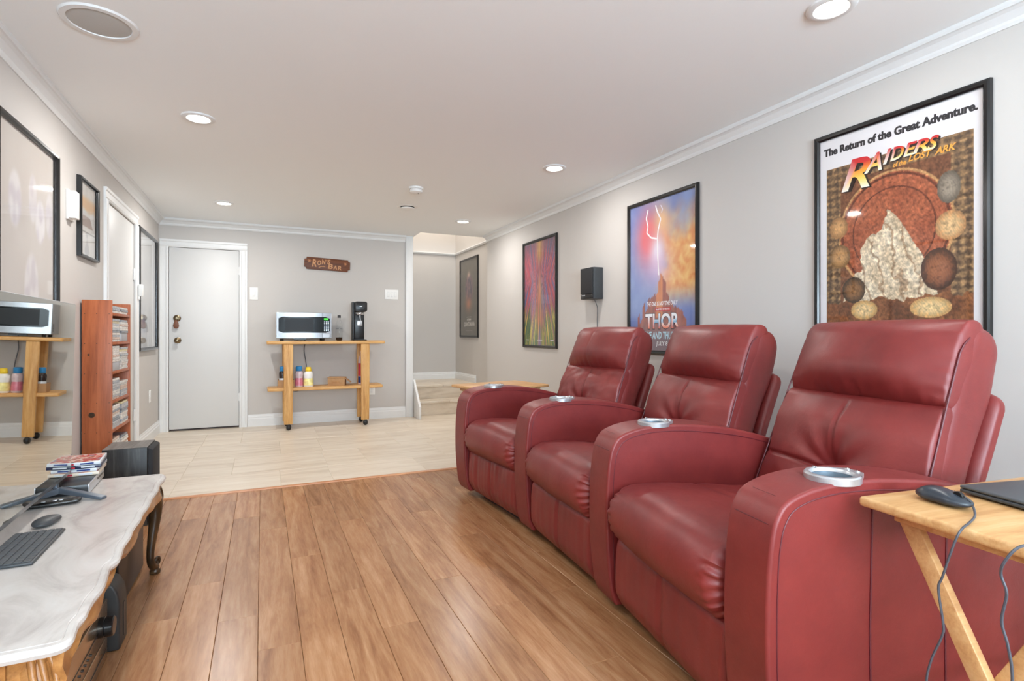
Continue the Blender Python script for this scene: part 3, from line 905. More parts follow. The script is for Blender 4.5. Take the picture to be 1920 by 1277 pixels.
# streaked rainbow poster
t, x0, x1, y0, y1 = frame('framed_poster', 'right', 5.352, 4.602, 0.910, 2.037, 'narrow-looking poster of red, blue and yellow streaks, left of the wall speaker')
def streak(u, v):
    s = (u - 0.5) / (0.35 + 0.9 * abs(v - 0.62))
    n1 = noise.noise((s * 16, v * 1.4, 2)); n2 = noise.noise((s * 44, v * 2.2, 6)); n3 = noise.noise((s * 7, v * 1.8, 9))
    up = mixc((196, 62, 84), (92, 88, 140), smooth(-0.1, 0.35, n1))
    up = mixc(up, (224, 120, 120), smooth(0.05, 0.5, n2) * 0.7)
    up = mixc(up, (84, 60, 96), smooth(0.80, 1.0, v) * 0.6)
    lo = mixc((56, 110, 62), (226, 200, 76), smooth(-0.1, 0.2, n2))
    lo = mixc(lo, (120, 74, 110), smooth(0.15, 0.45, n1) * 0.8)
    f = smooth(0.22, 0.42, v + 0.14 * n3 + 0.10 * n2)
    c = mixc(lo, up, f)
    c = mixc(c, (60, 96, 168), smooth(0.1, 0.5, n3) * G(v - 0.52, 0.16) * 0.9)
    c = mixc(c, (226, 164, 84), G(u - 0.5, 0.10) * smooth(0.72, 0.9, v))
    c = mixc(c, (216, 150, 82), G(u - 0.5, 0.10) * G(v - 0.50, 0.20) * (0.7 + 0.8 * n2))
    c = mixc(c, (226, 130, 90), G(u - 0.5, 0.12) * G(v - 0.25, 0.1) * 0.8)
    c = mixc(c, (150, 120, 176), smooth(0.09, 0.0, abs(u - 0.5) + 0.16 * (v - 0.02)) * smooth(0.25, 0.1, v))
    c = mixc(c, (150, 128, 124), 0.22)
    return tuple(k * (1 + 0.35 * noise.noise((s * 70, v * 3, 1))) for k in c)
A = Art()
A.grid(x0, y0, x1, y1, 100, 70, streak)
W_, H_ = x1 - x0, y1 - y0
for u_, l_ in ((0.10, 0.09), (0.50, 0.17), (0.88, 0.10)):
    A.poly([P(u_ - l_ / 2, .046), P(u_ + l_ / 2, .046), P(u_ + l_ / 2, .053), P(u_ - l_ / 2, .053)], (226, 220, 226))
A.build('poster_sheet', t, 0.004)

# dim brown poster in the stair hall
t, x0, x1, y0, y1 = frame('framed_poster', 'stair', 7.815, 7.055, 1.005, 2.160, 'dim grey-brown poster with a small glowing centre in the stair hall')
def dim(u, v):
    c = mixc((88, 82, 72), (110, 104, 92), 0.5 + 0.5 * fb(u * 5, v * 5, 3))
    q = ((u - 0.5) / 0.26) ** 2 + ((v - 0.62) / 0.22) ** 2
    c = mixc(c, mixc((74, 62, 84), (150, 110, 110), 0.5 + fb(u * 9, v * 9, 6)), smooth(1.1, 0.4, q))
    c = mixc(c, (206, 130, 92), G(u - 0.46, 0.17) * G(v - 0.42, 0.09) * 0.9)
    c = mixc(c, (226, 186, 160), G(u - 0.48, 0.08) * G(v - 0.80, 0.04) * 0.9)
    return c
A = Art()
A.grid(x0, y0, x1, y1, 40, 60, dim)
W_, H_ = x1 - x0, y1 - y0
A.fit('MARVEL STUDIOS', .28, .47, .292, .302, (214, 206, 196), 0.03)
A.fit('ANT-MAN', .29, .46, .246, .276, (220, 214, 204), 0.05)
A.fit('QUANTUMANIA', .165, .61, .152, .228, (206, 200, 192), 0.05)
A.poly([P(.3, .062), P(.7, .062), P(.7, .067), P(.3, .067)], (150, 144, 134))
A.build('poster_sheet', t, 0.004)

# pale pictures of the left wall
t, x0, x1, y0, y1 = frame('framed_picture', 'left', 2.905, 3.650, 0.90, 2.000, 'large pale picture with white ovals above the television', 0.024, 0.03)
def pale(u, v):
    c = mixc((204, 196, 190), (222, 217, 212), 0.5 + 0.5 * fb(u * 2, v * 2, 3))
    for cx, cy, rx, ry, k in [(0.30, 0.70, 0.11, 0.13, 1), (0.60, 0.74, 0.08, 0.12, .8), (0.74, 0.65, 0.10, 0.11, 1), (0.92, 0.70, 0.08, 0.12, .8), (0.58, 0.30, 0.14, 0.2, .9)]:
        q = ((u - cx) / rx) ** 2 + ((v - cy) / ry) ** 2
        c = mixc(c, mixc((236, 234, 236), (214, 208, 216), smooth(-.3, .3, noise.noise((u * 14, v * 12, 2)))), smooth(1.1, 0.6, q) * k)
    return c
A = Art(); A.grid(x0, y0, x1, y1, 50, 70, pale); A.build('poster_sheet', t, 0.004)
t, x0, x1, y0, y1 = frame('framed_picture', 'left', 4.038, 4.439, 1.522, 2.008, 'small picture with an orange band and a brown lamp shape on the left wall', 0.02, 0.028)
def smallp(u, v):
    c = mixc((206, 202, 198), (228, 226, 222), 0.5 + 0.6 * fb(u * 5, v * 5, 1))
    c = mixc(c, (226, 170, 96), smooth(0.60, 0.68, v + .06 * noise.noise((u * 5, v * 6, 0))) * smooth(0.86, 0.76, v) * 0.9)
    if 0.40 < v < 0.56 and abs(u - 0.48) < 0.20 + (0.56 - v) * 1.2: c = (150, 120, 104)
    if v < 0.34 and abs(u - 0.5) < 0.08 + 0.06 * sin(v * 20): c = mixc(c, (170, 168, 172), .7)
    if abs(v - 0.335) < 0.012: c = (120, 116, 114)
    return c
A = Art(); A.grid(x0, y0, x1, y1, 40, 60, smallp); A.build('poster_sheet', t, 0.004)
t, x0, x1, y0, y1 = frame('framed_picture', 'left', 5.755, 6.668, 0.895, 2.020, 'tall pale grey picture with bluish marks between the two white doors', 0.032, 0.03)
def palet(u, v):
    c = mixc((208, 208, 208), (230, 229, 227), 0.5 + 0.6 * fb(u * 3, v * 5, 7))
    c = mixc(c, (176, 178, 186), smooth(0.1, 0.4, noise.noise((u * 22, v * 4, 4))) * smooth(0.45, 0.2, v) * 0.7)
    c = mixc(c, (146, 156, 186), G(u - .3, .10) * G(v - .24, .04) * .9)
    c = mixc(c, (90, 92, 100), smooth(.012, .0, abs(u - .62 - .03 * sin(v * 14))) * smooth(.3, .05, v))
    c = mixc(c, (170, 176, 200), G(u - .3, .12) * G(v - .15, .03) * .6)
    return c
A = Art(); A.grid(x0, y0, x1, y1, 50, 70, palet); A.build('poster_sheet', t, 0.004)

# wall speaker
t = wall_empty('wall_speaker', 'right', 3.923, 1.480, 'black bookshelf speaker mounted high on the right wall', 'speaker', off=0.001)
MB().box(-0.092, -0.133, 0.0, 0.092, 0.133, 0.095).build('cabinet', M['charcoal'], t, bevel=0.004)
MB().prism([(-0.090, -0.088), (0.090, -0.088), (0.090, 0.131), (-0.090, 0.131)], 0.0955, 0.110, 'z').build('grille', M['grille'], t, bevel=0.004)
MB().prism([(-0.090, -0.131), (0.090, -0.131), (0.090, -0.090), (0.02, -0.090), (-0.03, -0.093), (-0.090, -0.090)], 0.0955, 0.107, 'z').build('lower_baffle', M['satin_black'], t, bevel=0.002)
MB().box(-0.07, -0.104, 0.1075, -0.018, -0.096, 0.1095).build('badge', M['silver'], t)
MB().tube(spline([(0.02, -0.1335, 0.04), (0.022, -0.2, 0.012), (0.012, -0.32, 0.006), (0.018, -0.45, 0.006), (0.008, -0.62, 0.006), (0.012, -0.9, 0.006)], 6), 0.0028, 6).build('speaker_wire', M['cable'], t)

#@@RECLINERS
# ------------------------------------------------------------------ recliners
def seam_tube(b, pts, r=0.0022): b.tube(pts, r, 6)

ARM_PROF = [(0.012, 0.045), (-0.008, 0.10), (-0.022, 0.22), (-0.028, 0.36), (-0.024, 0.50), (-0.014, 0.59), (0.002, 0.640), (0.034, 0.674), (0.11, 0.697),
            (0.22, 0.706), (0.34, 0.702), (0.48, 0.685), (0.62, 0.655), (0.74, 0.618), (0.80, 0.58), (0.80, 0.045)]
def armrest(parent, loc, rz, w0, w1, outer=0, hy=-0.03):
    """closed side profile swept across the width; wedge when w1 != w0"""
    pts = [tuple(p) for p in spline(ARM_PROF[:14], 4)] + [ARM_PROF[14], ARM_PROF[15]]
    wf = lambda x: 0.5 * (w0 + (w1 - w0) * min(1, max(0, x / 0.8)))
    n = len(pts)
    vs = [(x, -wf(x), z) for x, z in pts] + [(x, wf(x), z) for x, z in pts]
    fs = [tuple(range(n))[::-1], tuple(range(n, 2 * n))] + [(i, (i + 1) % n, n + (i + 1) % n, n + i) for i in range(n)]
    b = MB(); b._add(vs, fs)
    o = b.build('armrest', M['leather'], parent, bevel=0.021, seg=5, ang=60, wn=True)
    # bore for the cup holder
    cut_ = MB().lathe([(0.0475, 0.64), (0.0475, 0.80)], (0.20, hy, 0), 32).build('cutter', M['leather'])
    cut_.parent = parent
    bpy.context.view_layer.update()
    bo = o.modifiers.new('bore', 'BOOLEAN'); bo.operation = 'DIFFERENCE'; bo.object = cut_; bo.solver = 'EXACT'
    o.modifiers.move(2, 1)
    dg = bpy.context.evaluated_depsgraph_get()
    me = bpy.data.meshes.new_from_object(o.evaluated_get(dg))
    o.modifiers.clear(); o.data = me
    bpy.data.objects.remove(cut_)
    o.location = loc; o.rotation_euler = (0, 0, rz)
    # stitched seams that follow the band on both sides
    sb = MB()
    cen = V((0.36, 0.36))
    for sgn in (-1, 1):
        path = []
        for x, z in pts[:52]:
            d = cen - V((x, z)); d = d.normalized() * 0.026
            path.append((x + d.x, sgn * (wf(x) + 0.0004), z + d.y))
        seam_tube(sb, path, 0.0017)
        seam_tube(sb, [(0.030, y_, 0.675) for y_ in (sgn * 0.001, sgn * wf(0) * 0.5)], 0.0005)
    fr = [(pts[22][0] - 0.0004, y_, pts[22][1] + 0.0004) for y_ in (-wf(0) + 0.02, 0, wf(0) - 0.02)]
    seam_tube(sb, fr, 0.0012)
    if outer:
        for x in (0.265, 0.50):
            sb.tube([(x, outer * (wf(x) + 0.0004), 0.05), (x - 0.004, outer * (wf(x) + 0.0006), 0.35), (x + 0.004, outer * (wf(x) + 0.0004), 0.665)], 0.0028, 6)
    sb.build('seam', M['leather_dark'], o)
    # metal cup holder
    cb = MB()
    zt = 0.704
    prof = [(0.0460, 0.004), (0.0468, 0.009), (0.050, 0.0125), (0.0585, 0.0125), (0.0615, 0.009), (0.0615, -0.006)]
    cb.lathe(prof, (0.20, hy, zt), 40, cap=False)
    cb.prism([(0.236, hy + 0.050), (0.268, hy + 0.026), (0.272, hy), (0.268, hy - 0.026), (0.236, hy - 0.050), (0.258, hy - 0.02), (0.262, hy), (0.258, hy + 0.02)], zt - 0.006, zt + 0.0124, 'z')
    c = cb.build('cup_holder', M['silver'], o, smooth=40)
    MB().lathe([(0.001, -0.056), (0.040, -0.056), (0.0445, -0.05), (0.0458, 0.0035)], (0.20, hy, zt), 36, cap=False).build('cup_liner', M['liner'], o, smooth=50)
    MB().lathe([(0.001, -0.0545), (0.012, -0.0545), (0.012, -0.051), (0.026, -0.051), (0.026, -0.0545), (0.036, -0.0545)], (0.20, hy, zt), 28, cap=False).build('cup_floor', M['chrome'], o)
    bb = MB()
    for (x, y) in ((0.262, hy + 0.014), (0.262, hy - 0.014), (0.20, hy + 0.054)):
        bb.lathe([(0.006, 0.012), (0.006, 0.0145), (0.004, 0.016), (0.001, 0.0162)], (x, y, zt), 12)
    bb.build('touch_button', M['chrome'], o, smooth=40)
    return o

TILT = R(21.5)
def recliner(loc, phi, seed, label, width=0.645):
    root = empty('recliner', (loc[0], loc[1], 0), -R(phi), label, 'recliner')
    W2 = width / 2
    def wr(p, s, f): return noise.noise((p[0] * f + seed * 7.3, p[1] * f, p[2] * f)) * s
    # dark metal base
    MB().box(0.10, -W2 + 0.02, 0, 0.74, W2 - 0.02, 0.05).build('base', M['black'], root)
    # body under the seat
    MB().box(0.065, -W2 + 0.004, 0.05, 0.74, W2 - 0.004, 0.33).build('seat_box', M['leather_dark'], root)
    # footrest, with its middle seam
    def dfoot(p):
        q = p.copy()
        f = smooth(-0.01, 0.04, -p.x)
        q.x += f * (0.010 * G(p.y, 0.008) + 0.004 * noise.noise((p.y * 26 + seed, p.z * 2.5, seed)) * (2.0 if seed == 1 else .6)) - 0.010 * (1 - (p.z / 0.14) ** 2)
        if p.z < -0.05: q.x += 0.04 * ((-0.05 - p.z) / 0.09) ** 1.5
        return q
    fr_ = pillow('footrest', (0.045, W2 - 0.006, 0.142), (0.03, 0.022, 0.035), M['leather'], root, 70, dfoot, None, (0.045, 0, 0.180))
    sb = MB()
    seam_tube(sb, [dfoot(V((-0.0445, 0, -0.125 + 0.25 * k / 24))) + V((0.0455, 0, 0.180)) for k in range(25)], 0.0030)
    sb.build('footrest_seam', M['leather_dark'], fr_)
    # seat cushion
    def dseat(p):
        q = p.copy()
        e = smooth(W2 - 0.10, W2 - 0.005, abs(p.y))
        q.z -= 0.042 * smooth(-0.18, 0.30, p.x)
        top = smooth(0.0, 0.09, p.z)
        q.z += top * (0.014 * (1 - (p.y / W2) ** 2) - 0.004 * e)
        q.z += 0.0025 * G(p.x - 0.02, 0.012) * -2 * top
        # gathered leather at both ends of the nose
        a = math.atan2(p.z, -p.x - 0.2)
        nose = smooth(-0.20, -0.29, p.x)
        q.x -= 0.012 * (1 - (p.y / W2) ** 2) * nose
        gth = nose * smooth(W2 - 0.085, W2 - 0.02, abs(p.y))
        wv = noise.noise((a * 9 + seed, p.y * 30, seed * 3.1)) + 0.6 * sin(a * 24 + p.y * 50)
        q.x += gth * 0.0065 * wv; q.z += gth * 0.004 * noise.noise((a * 11, p.y * 24 + seed, 4))
        q += V((wr(p, 0.003, 9), 0, wr(p, 0.004, 7)))
        return q
    pillow('seat_cushion', (0.33, W2 - 0.001, 0.108), (0.105, 0.05, 0.105), M['leather'], root, 64, dseat, None, (0.285, 0, 0.402))
    # inclined back: local x = thickness (negative to the front), z = up along the back
    XB, ZB = 0.585, 0.40
    def xf(p):
        return V((XB + p.z * sin(TILT) + p.x * cos(TILT), p.y, ZB + p.z * cos(TILT) - p.x * sin(TILT)))
    HL = 0.76
    def dcore(p):
        q = p.copy()
        v = p.z + HL / 2
        q.x += 0.03 * G(v - 0.58, 0.16) * smooth(0, 0.09, p.x) - 0.025 * smooth(0.25, 0.0, v) * smooth(0, .09, p.x)
        q.y *= 1 - 0.075 * smooth(0.05, 0.72, v)
        q += V((wr(p, 0.004, 8), wr(p, 0.004, 9), 0))
        return q
    back = pillow('backrest', (0.074, W2 + 0.004, HL / 2), (0.055, 0.034, 0.070), M['leather'], root, 44, dcore, xf, (0.079, 0, HL / 2 - 0.01))
    # tufted lower pillow
    vb = 0.20
    def dlow(p):
        q = p.copy()
        v = p.z + 0.24
        fr = smooth(0.0, 0.03, -p.x)
        y = p.y
        r2 = sqrt(y * y + ((v - vb) * 0.9) ** 2)
        ang = math.atan2(v - vb, y)
        d = 0.032 * G(r2, 0.05) + 0.014 * G(r2, 0.13)
        d += 0.009 * G(y, 0.006) * smooth(0.02, 0.06, v) * smooth(0.47, 0.40, v)
        hs_ = vb + 0.012 * (abs(y) / W2)
        d += 0.012 * G(v - hs_, 0.006) * smooth(W2, W2 - 0.03, abs(y)) + 0.007 * G(v - hs_, 0.04)
        d += 0.0035 * sin(ang * 9 + seed) * G(r2 - 0.10, 0.07)
        bulge = 0.046 * (1 - (abs(y) / W2) ** 2.4) * (1 - ((v - 0.25) / 0.26) ** 2)
        bulge += 0.012 * G(v - 0.36, 0.07)
        q.x += fr * (d - bulge)
        if seed == 1: q.x += fr * 0.005 * noise.noise((y * 9 + v * 16, y * 14 - v * 8, 3))
        q.y *= 1 - 0.075 * smooth(0.05, 0.72, v)
        q += V((wr(p, 0.004, 8), 0, 0))
        return q
    lp = pillow('lower_back_pillow', (0.035, W2 - 0.001, 0.245), (0.03, 0.012, 0.04), M['leather'], root, 116, dlow, xf, (0.029, 0, 0.235))
    def onlow(y, v): return xf(dlow(V((-0.035, y, v - 0.24))) + V((0.0300, 0, 0.235)))
    sb = MB()
    seam_tube(sb, [onlow(W2 * 0.95 * (k / 20 - 1) if k <= 20 else W2 * 0.95 * (k / 20 - 1), vb + 0.012 * abs(k / 20 - 1) * 0.95) for k in range(41)], 0.0015)
    seam_tube(sb, [onlow(0, 0.05 + 0.39 * k / 30) for k in range(31)], 0.0015)
    sb.build('tuft_seam', M['leather_dark'], lp)
    # head pillow
    def dhead(p):
        q = p.copy()
        fr = smooth(0.0, 0.03, -p.x)
        y, v = p.y, p.z
        q.x -= fr * (0.066 * (1 - (abs(y) / W2) ** 2.6) * (1 - (v / 0.165) ** 2) ** 0.8 + 0.012 * G(v + 0.06, 0.06) * (1 - (abs(y) / W2) ** 2.6))
        # puckers where the pillow is sewn to the sides and along its lower edge
        low = smooth(-0.05, -0.13, v); sid = smooth(W2 - 0.10, W2 - 0.02, abs(y))
        q.x += fr * (0.004 * low * noise.noise((y * 34 + seed, v * 6, 1)) + 0.004 * sid * noise.noise((y * 10, v * 34, seed)))
        q.x += fr * 0.003 * G(y - (0.05 if seed == 1 else 9), 0.006)
        q.y *= 1 - 0.075 * smooth(0.05, 0.72, v + 0.612)
        q += V((wr(p, 0.005, 7), 0, wr(p, 0.003, 8)))
        return q
    pillow('head_pillow', (0.050, W2 + 0.001, 0.150), (0.045, 0.014, 0.075), M['leather'], root, 80, dhead, xf, (0.041, 0, 0.608))
    # piping between the front pillows and the side gusset
    for sgn in (-1, 1):
        sb = MB()
        pth = []
        for i in range(25):
            v = 0.03 + 0.665 * i / 24
            pth.append(xf(V((-0.004 + 0.030 * smooth(0.62, 0.72, v) ** 2, sgn * (W2 - 0.001) * (1 - 0.075 * smooth(0.05, 0.72, v)), v))))
        seam_tube(sb, pth, 0.003)
        sb.build('piping', M['leather_dark'], back)
    # outer back shell
    def dshell(p):
        return p + V((wr(p, 0.003, 6), 0, 0))
    pillow('back_shell', (0.032, W2 - 0.012, 0.345), (0.025, 0.05, 0.05), M['leather'], root, 26, dshell, xf, (0.205, 0, 0.235))
    return root

LEFTMOST, MIDDLE, NEAR = 1, 2, 3
c1 = recliner((1.2165, 2.950), -3.8, 1, 'farthest red leather recliner, wrinkled, beside the streaked poster')
c2 = recliner((1.2140, 2.145), 4.3, 2, 'middle red leather recliner, between two recliners of the row')
c3 = recliner((1.1225, 1.3375), 9.3, 3, 'nearest and largest red leather recliner, beside the folding tray with the laptop')
bpy.context.view_layer.update()
def arm_on(root, wx, wy, phi, w0, w1, outer=0, hy=-0.03):
    m = root.matrix_world.inverted()
    p = m @ V((wx, wy, 0))
    return armrest(root, p, -R(phi) - root.rotation_euler.z, w0, w1, outer, hy)
arm_on(c1, 1.190, 3.352, -3.8, 0.155, 0.155, 1)
arm_on(c2, 1.243, 2.552, 0.3, 0.148, 0.20)
arm_on(c3, 1.185, 1.742, 6.8, 0.148, 0.20)
arm_on(c3, 1.060, 0.935, 9.3, 0.155, 0.155, -1)

#@@TRAYS
# ------------------------------------------------------------------ folding tray tables
def tray(loc, rz, L_, D_, h, label):
    """origin under the corner; X is the long side, -Y the short side"""
    t = empty('tray_table', (loc[0], loc[1], 0), rz, label, 'tray table', 'folding wooden tray tables')
    MB().prism([(0.0, 0), (L_, 0), (L_, -D_), (0, -D_)], h - 0.022, h, 'z').build('tabletop', M['beech'], t, bevel=0.007, seg=3)
    for x in (0.05, L_ - 0.076):
        MB().box(x, -D_ + 0.045, h - 0.047, x + 0.026, -0.045, h - 0.0225).build('cleat', M['beech'], t, bevel=0.002)
    for k, x in enumerate((0.078, L_ - 0.096)):
        for sgn in (1, -1):
            xo = x if sgn == 1 else (x + 0.0205 if k == 0 else x - 0.0205)
            y0, y1 = (-0.055, -D_ + 0.03) if sgn == 1 else (-D_ + 0.055, -0.03)
            a, b_ = V((y0, h - 0.05)), V((y1, 0.0))
            d = (b_ - a).normalized(); nrm = V((-d.y, d.x)) * 0.019
            sh = nrm.y / d.y * d if abs(d.y) > 1e-6 else V((0, 0))
            poly = [tuple(a + nrm - d * (nrm.y / d.y)), tuple(a - nrm + d * (nrm.y / d.y)), tuple(b_ - nrm + d * (nrm.y / d.y)), tuple(b_ + nrm - d * (nrm.y / d.y))]
            MB().prism(poly, xo, xo + 0.019, 'x').build('leg', M['beech'], t, bevel=0.002)
    for (z, y) in ((0.10, -D_ + 0.075), (0.10, -0.075)):
        pass
    MB().lathe([(0.009, 0.0), (0.009, L_ - 0.24)], (0.12, -D_ / 2, h * 0.5 - 0.05), 10, 'x').build('stretcher', M['beech'], t, smooth=40)
    return t
near_tray = tray((1.225, 0.792), R(-7), 0.66, 0.42, 0.685, 'folding wooden tray with mouse and laptop, at the right edge')
far_tray = tray((1.291, 3.911), R(12), 0.60, 0.43, 0.675, 'empty folding wooden tray behind the farthest recliner')

def mouse(loc, rz, s=1.0, label='', low=False):
    t = empty('computer_mouse', loc, rz, label, 'mouse')
    k = 0.72 if low else 1.0
    def d(p):
        q = p.copy()
        if p.z > 0: q.z *= k * (1.0 - 0.38 * smooth(-0.02, 0.056, p.x) - 0.25 * smooth(-0.03, -0.056, p.x))
        else: q.z *= 0.5
        q.y *= 1 - 0.10 * G(p.x, 0.03) - 0.12 * smooth(0.02, 0.056, abs(p.x))
        return q
    o = pillow('body', (0.056 * s, 0.032 * s, 0.022 * s), (0.045 * s, 0.03 * s, 0.021 * s), M['charcoal'] if low else M['mouse'], t, 18, d, None, (0, 0, 0.0115 * s))
    return t
M['mouse'] = plain('dark_slate_plastic', (44, 50, 58), 0.32, var=0.05)
m1 = mouse((1.335, 0.678, 0.686), R(-98), 1.0, 'dark wired mouse on the near folding tray')
MB().lathe([(0.0095, -0.004), (0.0105, -0.003), (0.0105, 0.003), (0.0095, 0.004)], (0.030, 0, 0.0235), 16, 'y').build('scroll_wheel', M['black'], m1, smooth=40)
MB().tube([(0.022, 0, 0.0325), (0.040, 0, 0.0265), (0.054, 0, 0.0165)], 0.0007, 5).build('button_split', M['black'], m1)
inv = m1.matrix_basis.inverted()
wpts = [(1.322, 0.618, 0.697), (1.285, 0.598, 0.690), (1.225, 0.580, 0.6895), (1.180, 0.570, 0.688), (1.168, 0.575, 0.665), (1.17, 0.596, 0.592), (1.17, 0.603, 0.565), (1.17, 0.595, 0.503), (1.17, 0.597, 0.478), (1.17, 0.616, 0.42), (1.17, 0.624, 0.36), (1.17, 0.62, 0.2), (1.16, 0.62, 0.06), (1.2, 0.63, 0.004)]
bpy.context.view_layer.update()
MB().tube([m1.matrix_world.inverted() @ p for p in spline(wpts, 6)], 0.0022, 7).build('cable', M['cable'], m1)

lap = empty('laptop', (1.450, 0.705, 0.6855), R(-12), 'closed dark grey laptop on the near folding tray', 'laptop')
MB().box(0.0, -0.24, 0.004, 0.36, 0.0, 0.0125).build('base', M['charcoal'], lap, bevel=0.003)
MB().box(0.0, -0.24, 0.0135, 0.36, 0.0, 0.021).build('lid', M['lap'] if 'lap' in M else M['key'], lap, bevel=0.003)
fb_ = MB()
for a in (0.03, 0.32):
    for b_ in (-0.22, -0.03): fb_.box(a, b_, 0, a + 0.012, b_ + 0.012, 0.004)
fb_.build('feet', M['black'], lap)
wp = [(1.505, 0.462, 0.698), (1.43, 0.462, 0.690), (1.32, 0.466, 0.6885), (1.22, 0.474, 0.689), (1.168, 0.482, 0.687), (1.155, 0.495, 0.66), (1.16, 0.502, 0.635), (1.16, 0.494, 0.605), (1.16, 0.501, 0.555), (1.16, 0.492, 0.515), (1.16, 0.486, 0.45), (1.16, 0.49, 0.25), (1.16, 0.49, 0.06), (1.2, 0.50, 0.004)]
bpy.context.view_layer.update()
MB().tube([lap.matrix_world.inverted() @ p for p in spline(wp, 6)], 0.0024, 7).build('cable', M['cable'], lap)

#@@TABLE
# ------------------------------------------------------------------ marble table
def scallop():
    f = [(-0.405, 1.326), (-0.362, 1.330), (-0.344, 1.352), (-0.347, 1.392), (-0.3515, 1.432), (-0.348, 1.468), (-0.351, 1.505), (-0.353, 1.560), (-0.350, 1.625), (-0.358, 1.700),
         (-0.365, 1.765), (-0.356, 1.812), (-0.362, 1.88), (-0.369, 1.94), (-0.368, 2.02), (-0.375, 2.10), (-0.374, 2.2), (-0.380, 2.28), (-0.377, 2.36), (-0.383, 2.47), (-0.381, 2.58), (-0.389, 2.68), (-0.384, 2.78), (-0.391, 2.838), (-0.412, 2.866)]
    g = [((x - 0.010 * max(0, 1 - (y - 1.326))), y + 0.036 * max(0, 1 - (y - 1.326))) for x, y in f]
    return [tuple(p) for p in spline(g, 5)]
ft = scallop()
xc = -0.665
bk = [(2 * xc - x, y) for x, y in ft][::-1]
outline = ft + bk
TH = 0.43
table = empty('marble_table', (-0.665, 2.1, 0), 0, 'low carved wood table with scalloped cream marble top', 'table')
O2 = V((-0.665, 2.1))
def off(poly, d):
    n = len(poly); out = []
    for i in range(n):
        a, b_ = V(poly[i - 1]), V(poly[(i + 1) % n])
        t_ = (b_ - a).normalized()
        out.append((poly[i][0] - t_.y * d, poly[i][1] + t_.x * d))
    return out
loc_ = lambda pl: [(x - O2.x, y - O2.y) for x, y in pl]
rings = [(off(outline, 0.020), TH - 0.024), (off(outline, 0.004), TH - 0.022), (outline, TH - 0.013), (off(outline, 0.002), TH - 0.006), (off(outline, 0.007), TH - 0.002), (off(outline, 0.0165), TH - 0.0011),
         (off(outline, 0.0185), TH - 0.0026), (off(outline, 0.0205), TH - 0.0008), ([(-0.665 + (x + 0.665) * 0.893, 2.1 + (y - 2.1) * 0.957) for x, y in outline], TH - 0.0002), ([(-0.665 + (x + 0.665) * 0.85, 2.1 + (y - 2.1) * 0.94) for x, y in outline], TH)]
b = MB(); n = len(outline); vs = []; fs = []
for pl, z in rings: vs += [(x, y, z) for x, y in loc_(pl)]
for j in range(len(rings) - 1):
    for i in range(n): fs.append((j * n + i, j * n + (i + 1) % n, (j + 1) * n + (i + 1) % n, (j + 1) * n + i))
fs.append(tuple(range(n))[::-1]); fs.append(tuple(range((len(rings) - 1) * n, len(rings) * n)))
b._add(vs, fs)
b.build('marble_top', M['marble'], table, smooth=32)
# apron follows the scallops and hangs in curves
def apron(path, inward, name):
    b = MB(); vs = []; fs = []
    m = len(path)
    for i, (x, y) in enumerate(path):
        s = i / (m - 1)
        low = 0.352 - 0.018 * cos(s * 2 * pi * 3) * (0.5 + 0.5 * cos((s - .5) * 3)) - 0.012 * cos(s * 2 * pi)
        ix, iy = inward
        vs += [(x, y, 0.405), (x + ix * 0.004, y + iy * 0.004, (low + 0.405) / 2), (x - ix * 0.004, y - iy * 0.004, low + 0.012), (x, y, low), (x + ix * 0.02, y + iy * 0.02, low), (x + ix * 0.02, y + iy * 0.02, 0.405)]
    for i in range(m - 1):
        for k in range(6): fs.append((i * 6 + k, i * 6 + (k + 1) % 6, (i + 1) * 6 + (k + 1) % 6, (i + 1) * 6 + k))
    fs.append((0, 1, 2, 3, 4, 5)); fs.append(tuple((m - 1) * 6 + k for k in range(5, -1, -1)))
    b._add(vs, fs)
    return b.build(name, M['gilt'], table, smooth=40)
inner = off(outline, 0.016)
li = loc_(inner)
nf = len(ft)
apron(li[12:nf - 10], (-1, 0), 'front_apron')
apron(li[nf + 10:2 * nf - 12], (1, 0), 'rear_apron')
for y, sg_ in ((1.395 - 2.1, 1), (2.832 - 2.1, -1)):
    pth = [(-0.25 + 0.50 * k / 20, y) for k in range(21)]
    apron(pth, (0, sg_), 'end_apron')
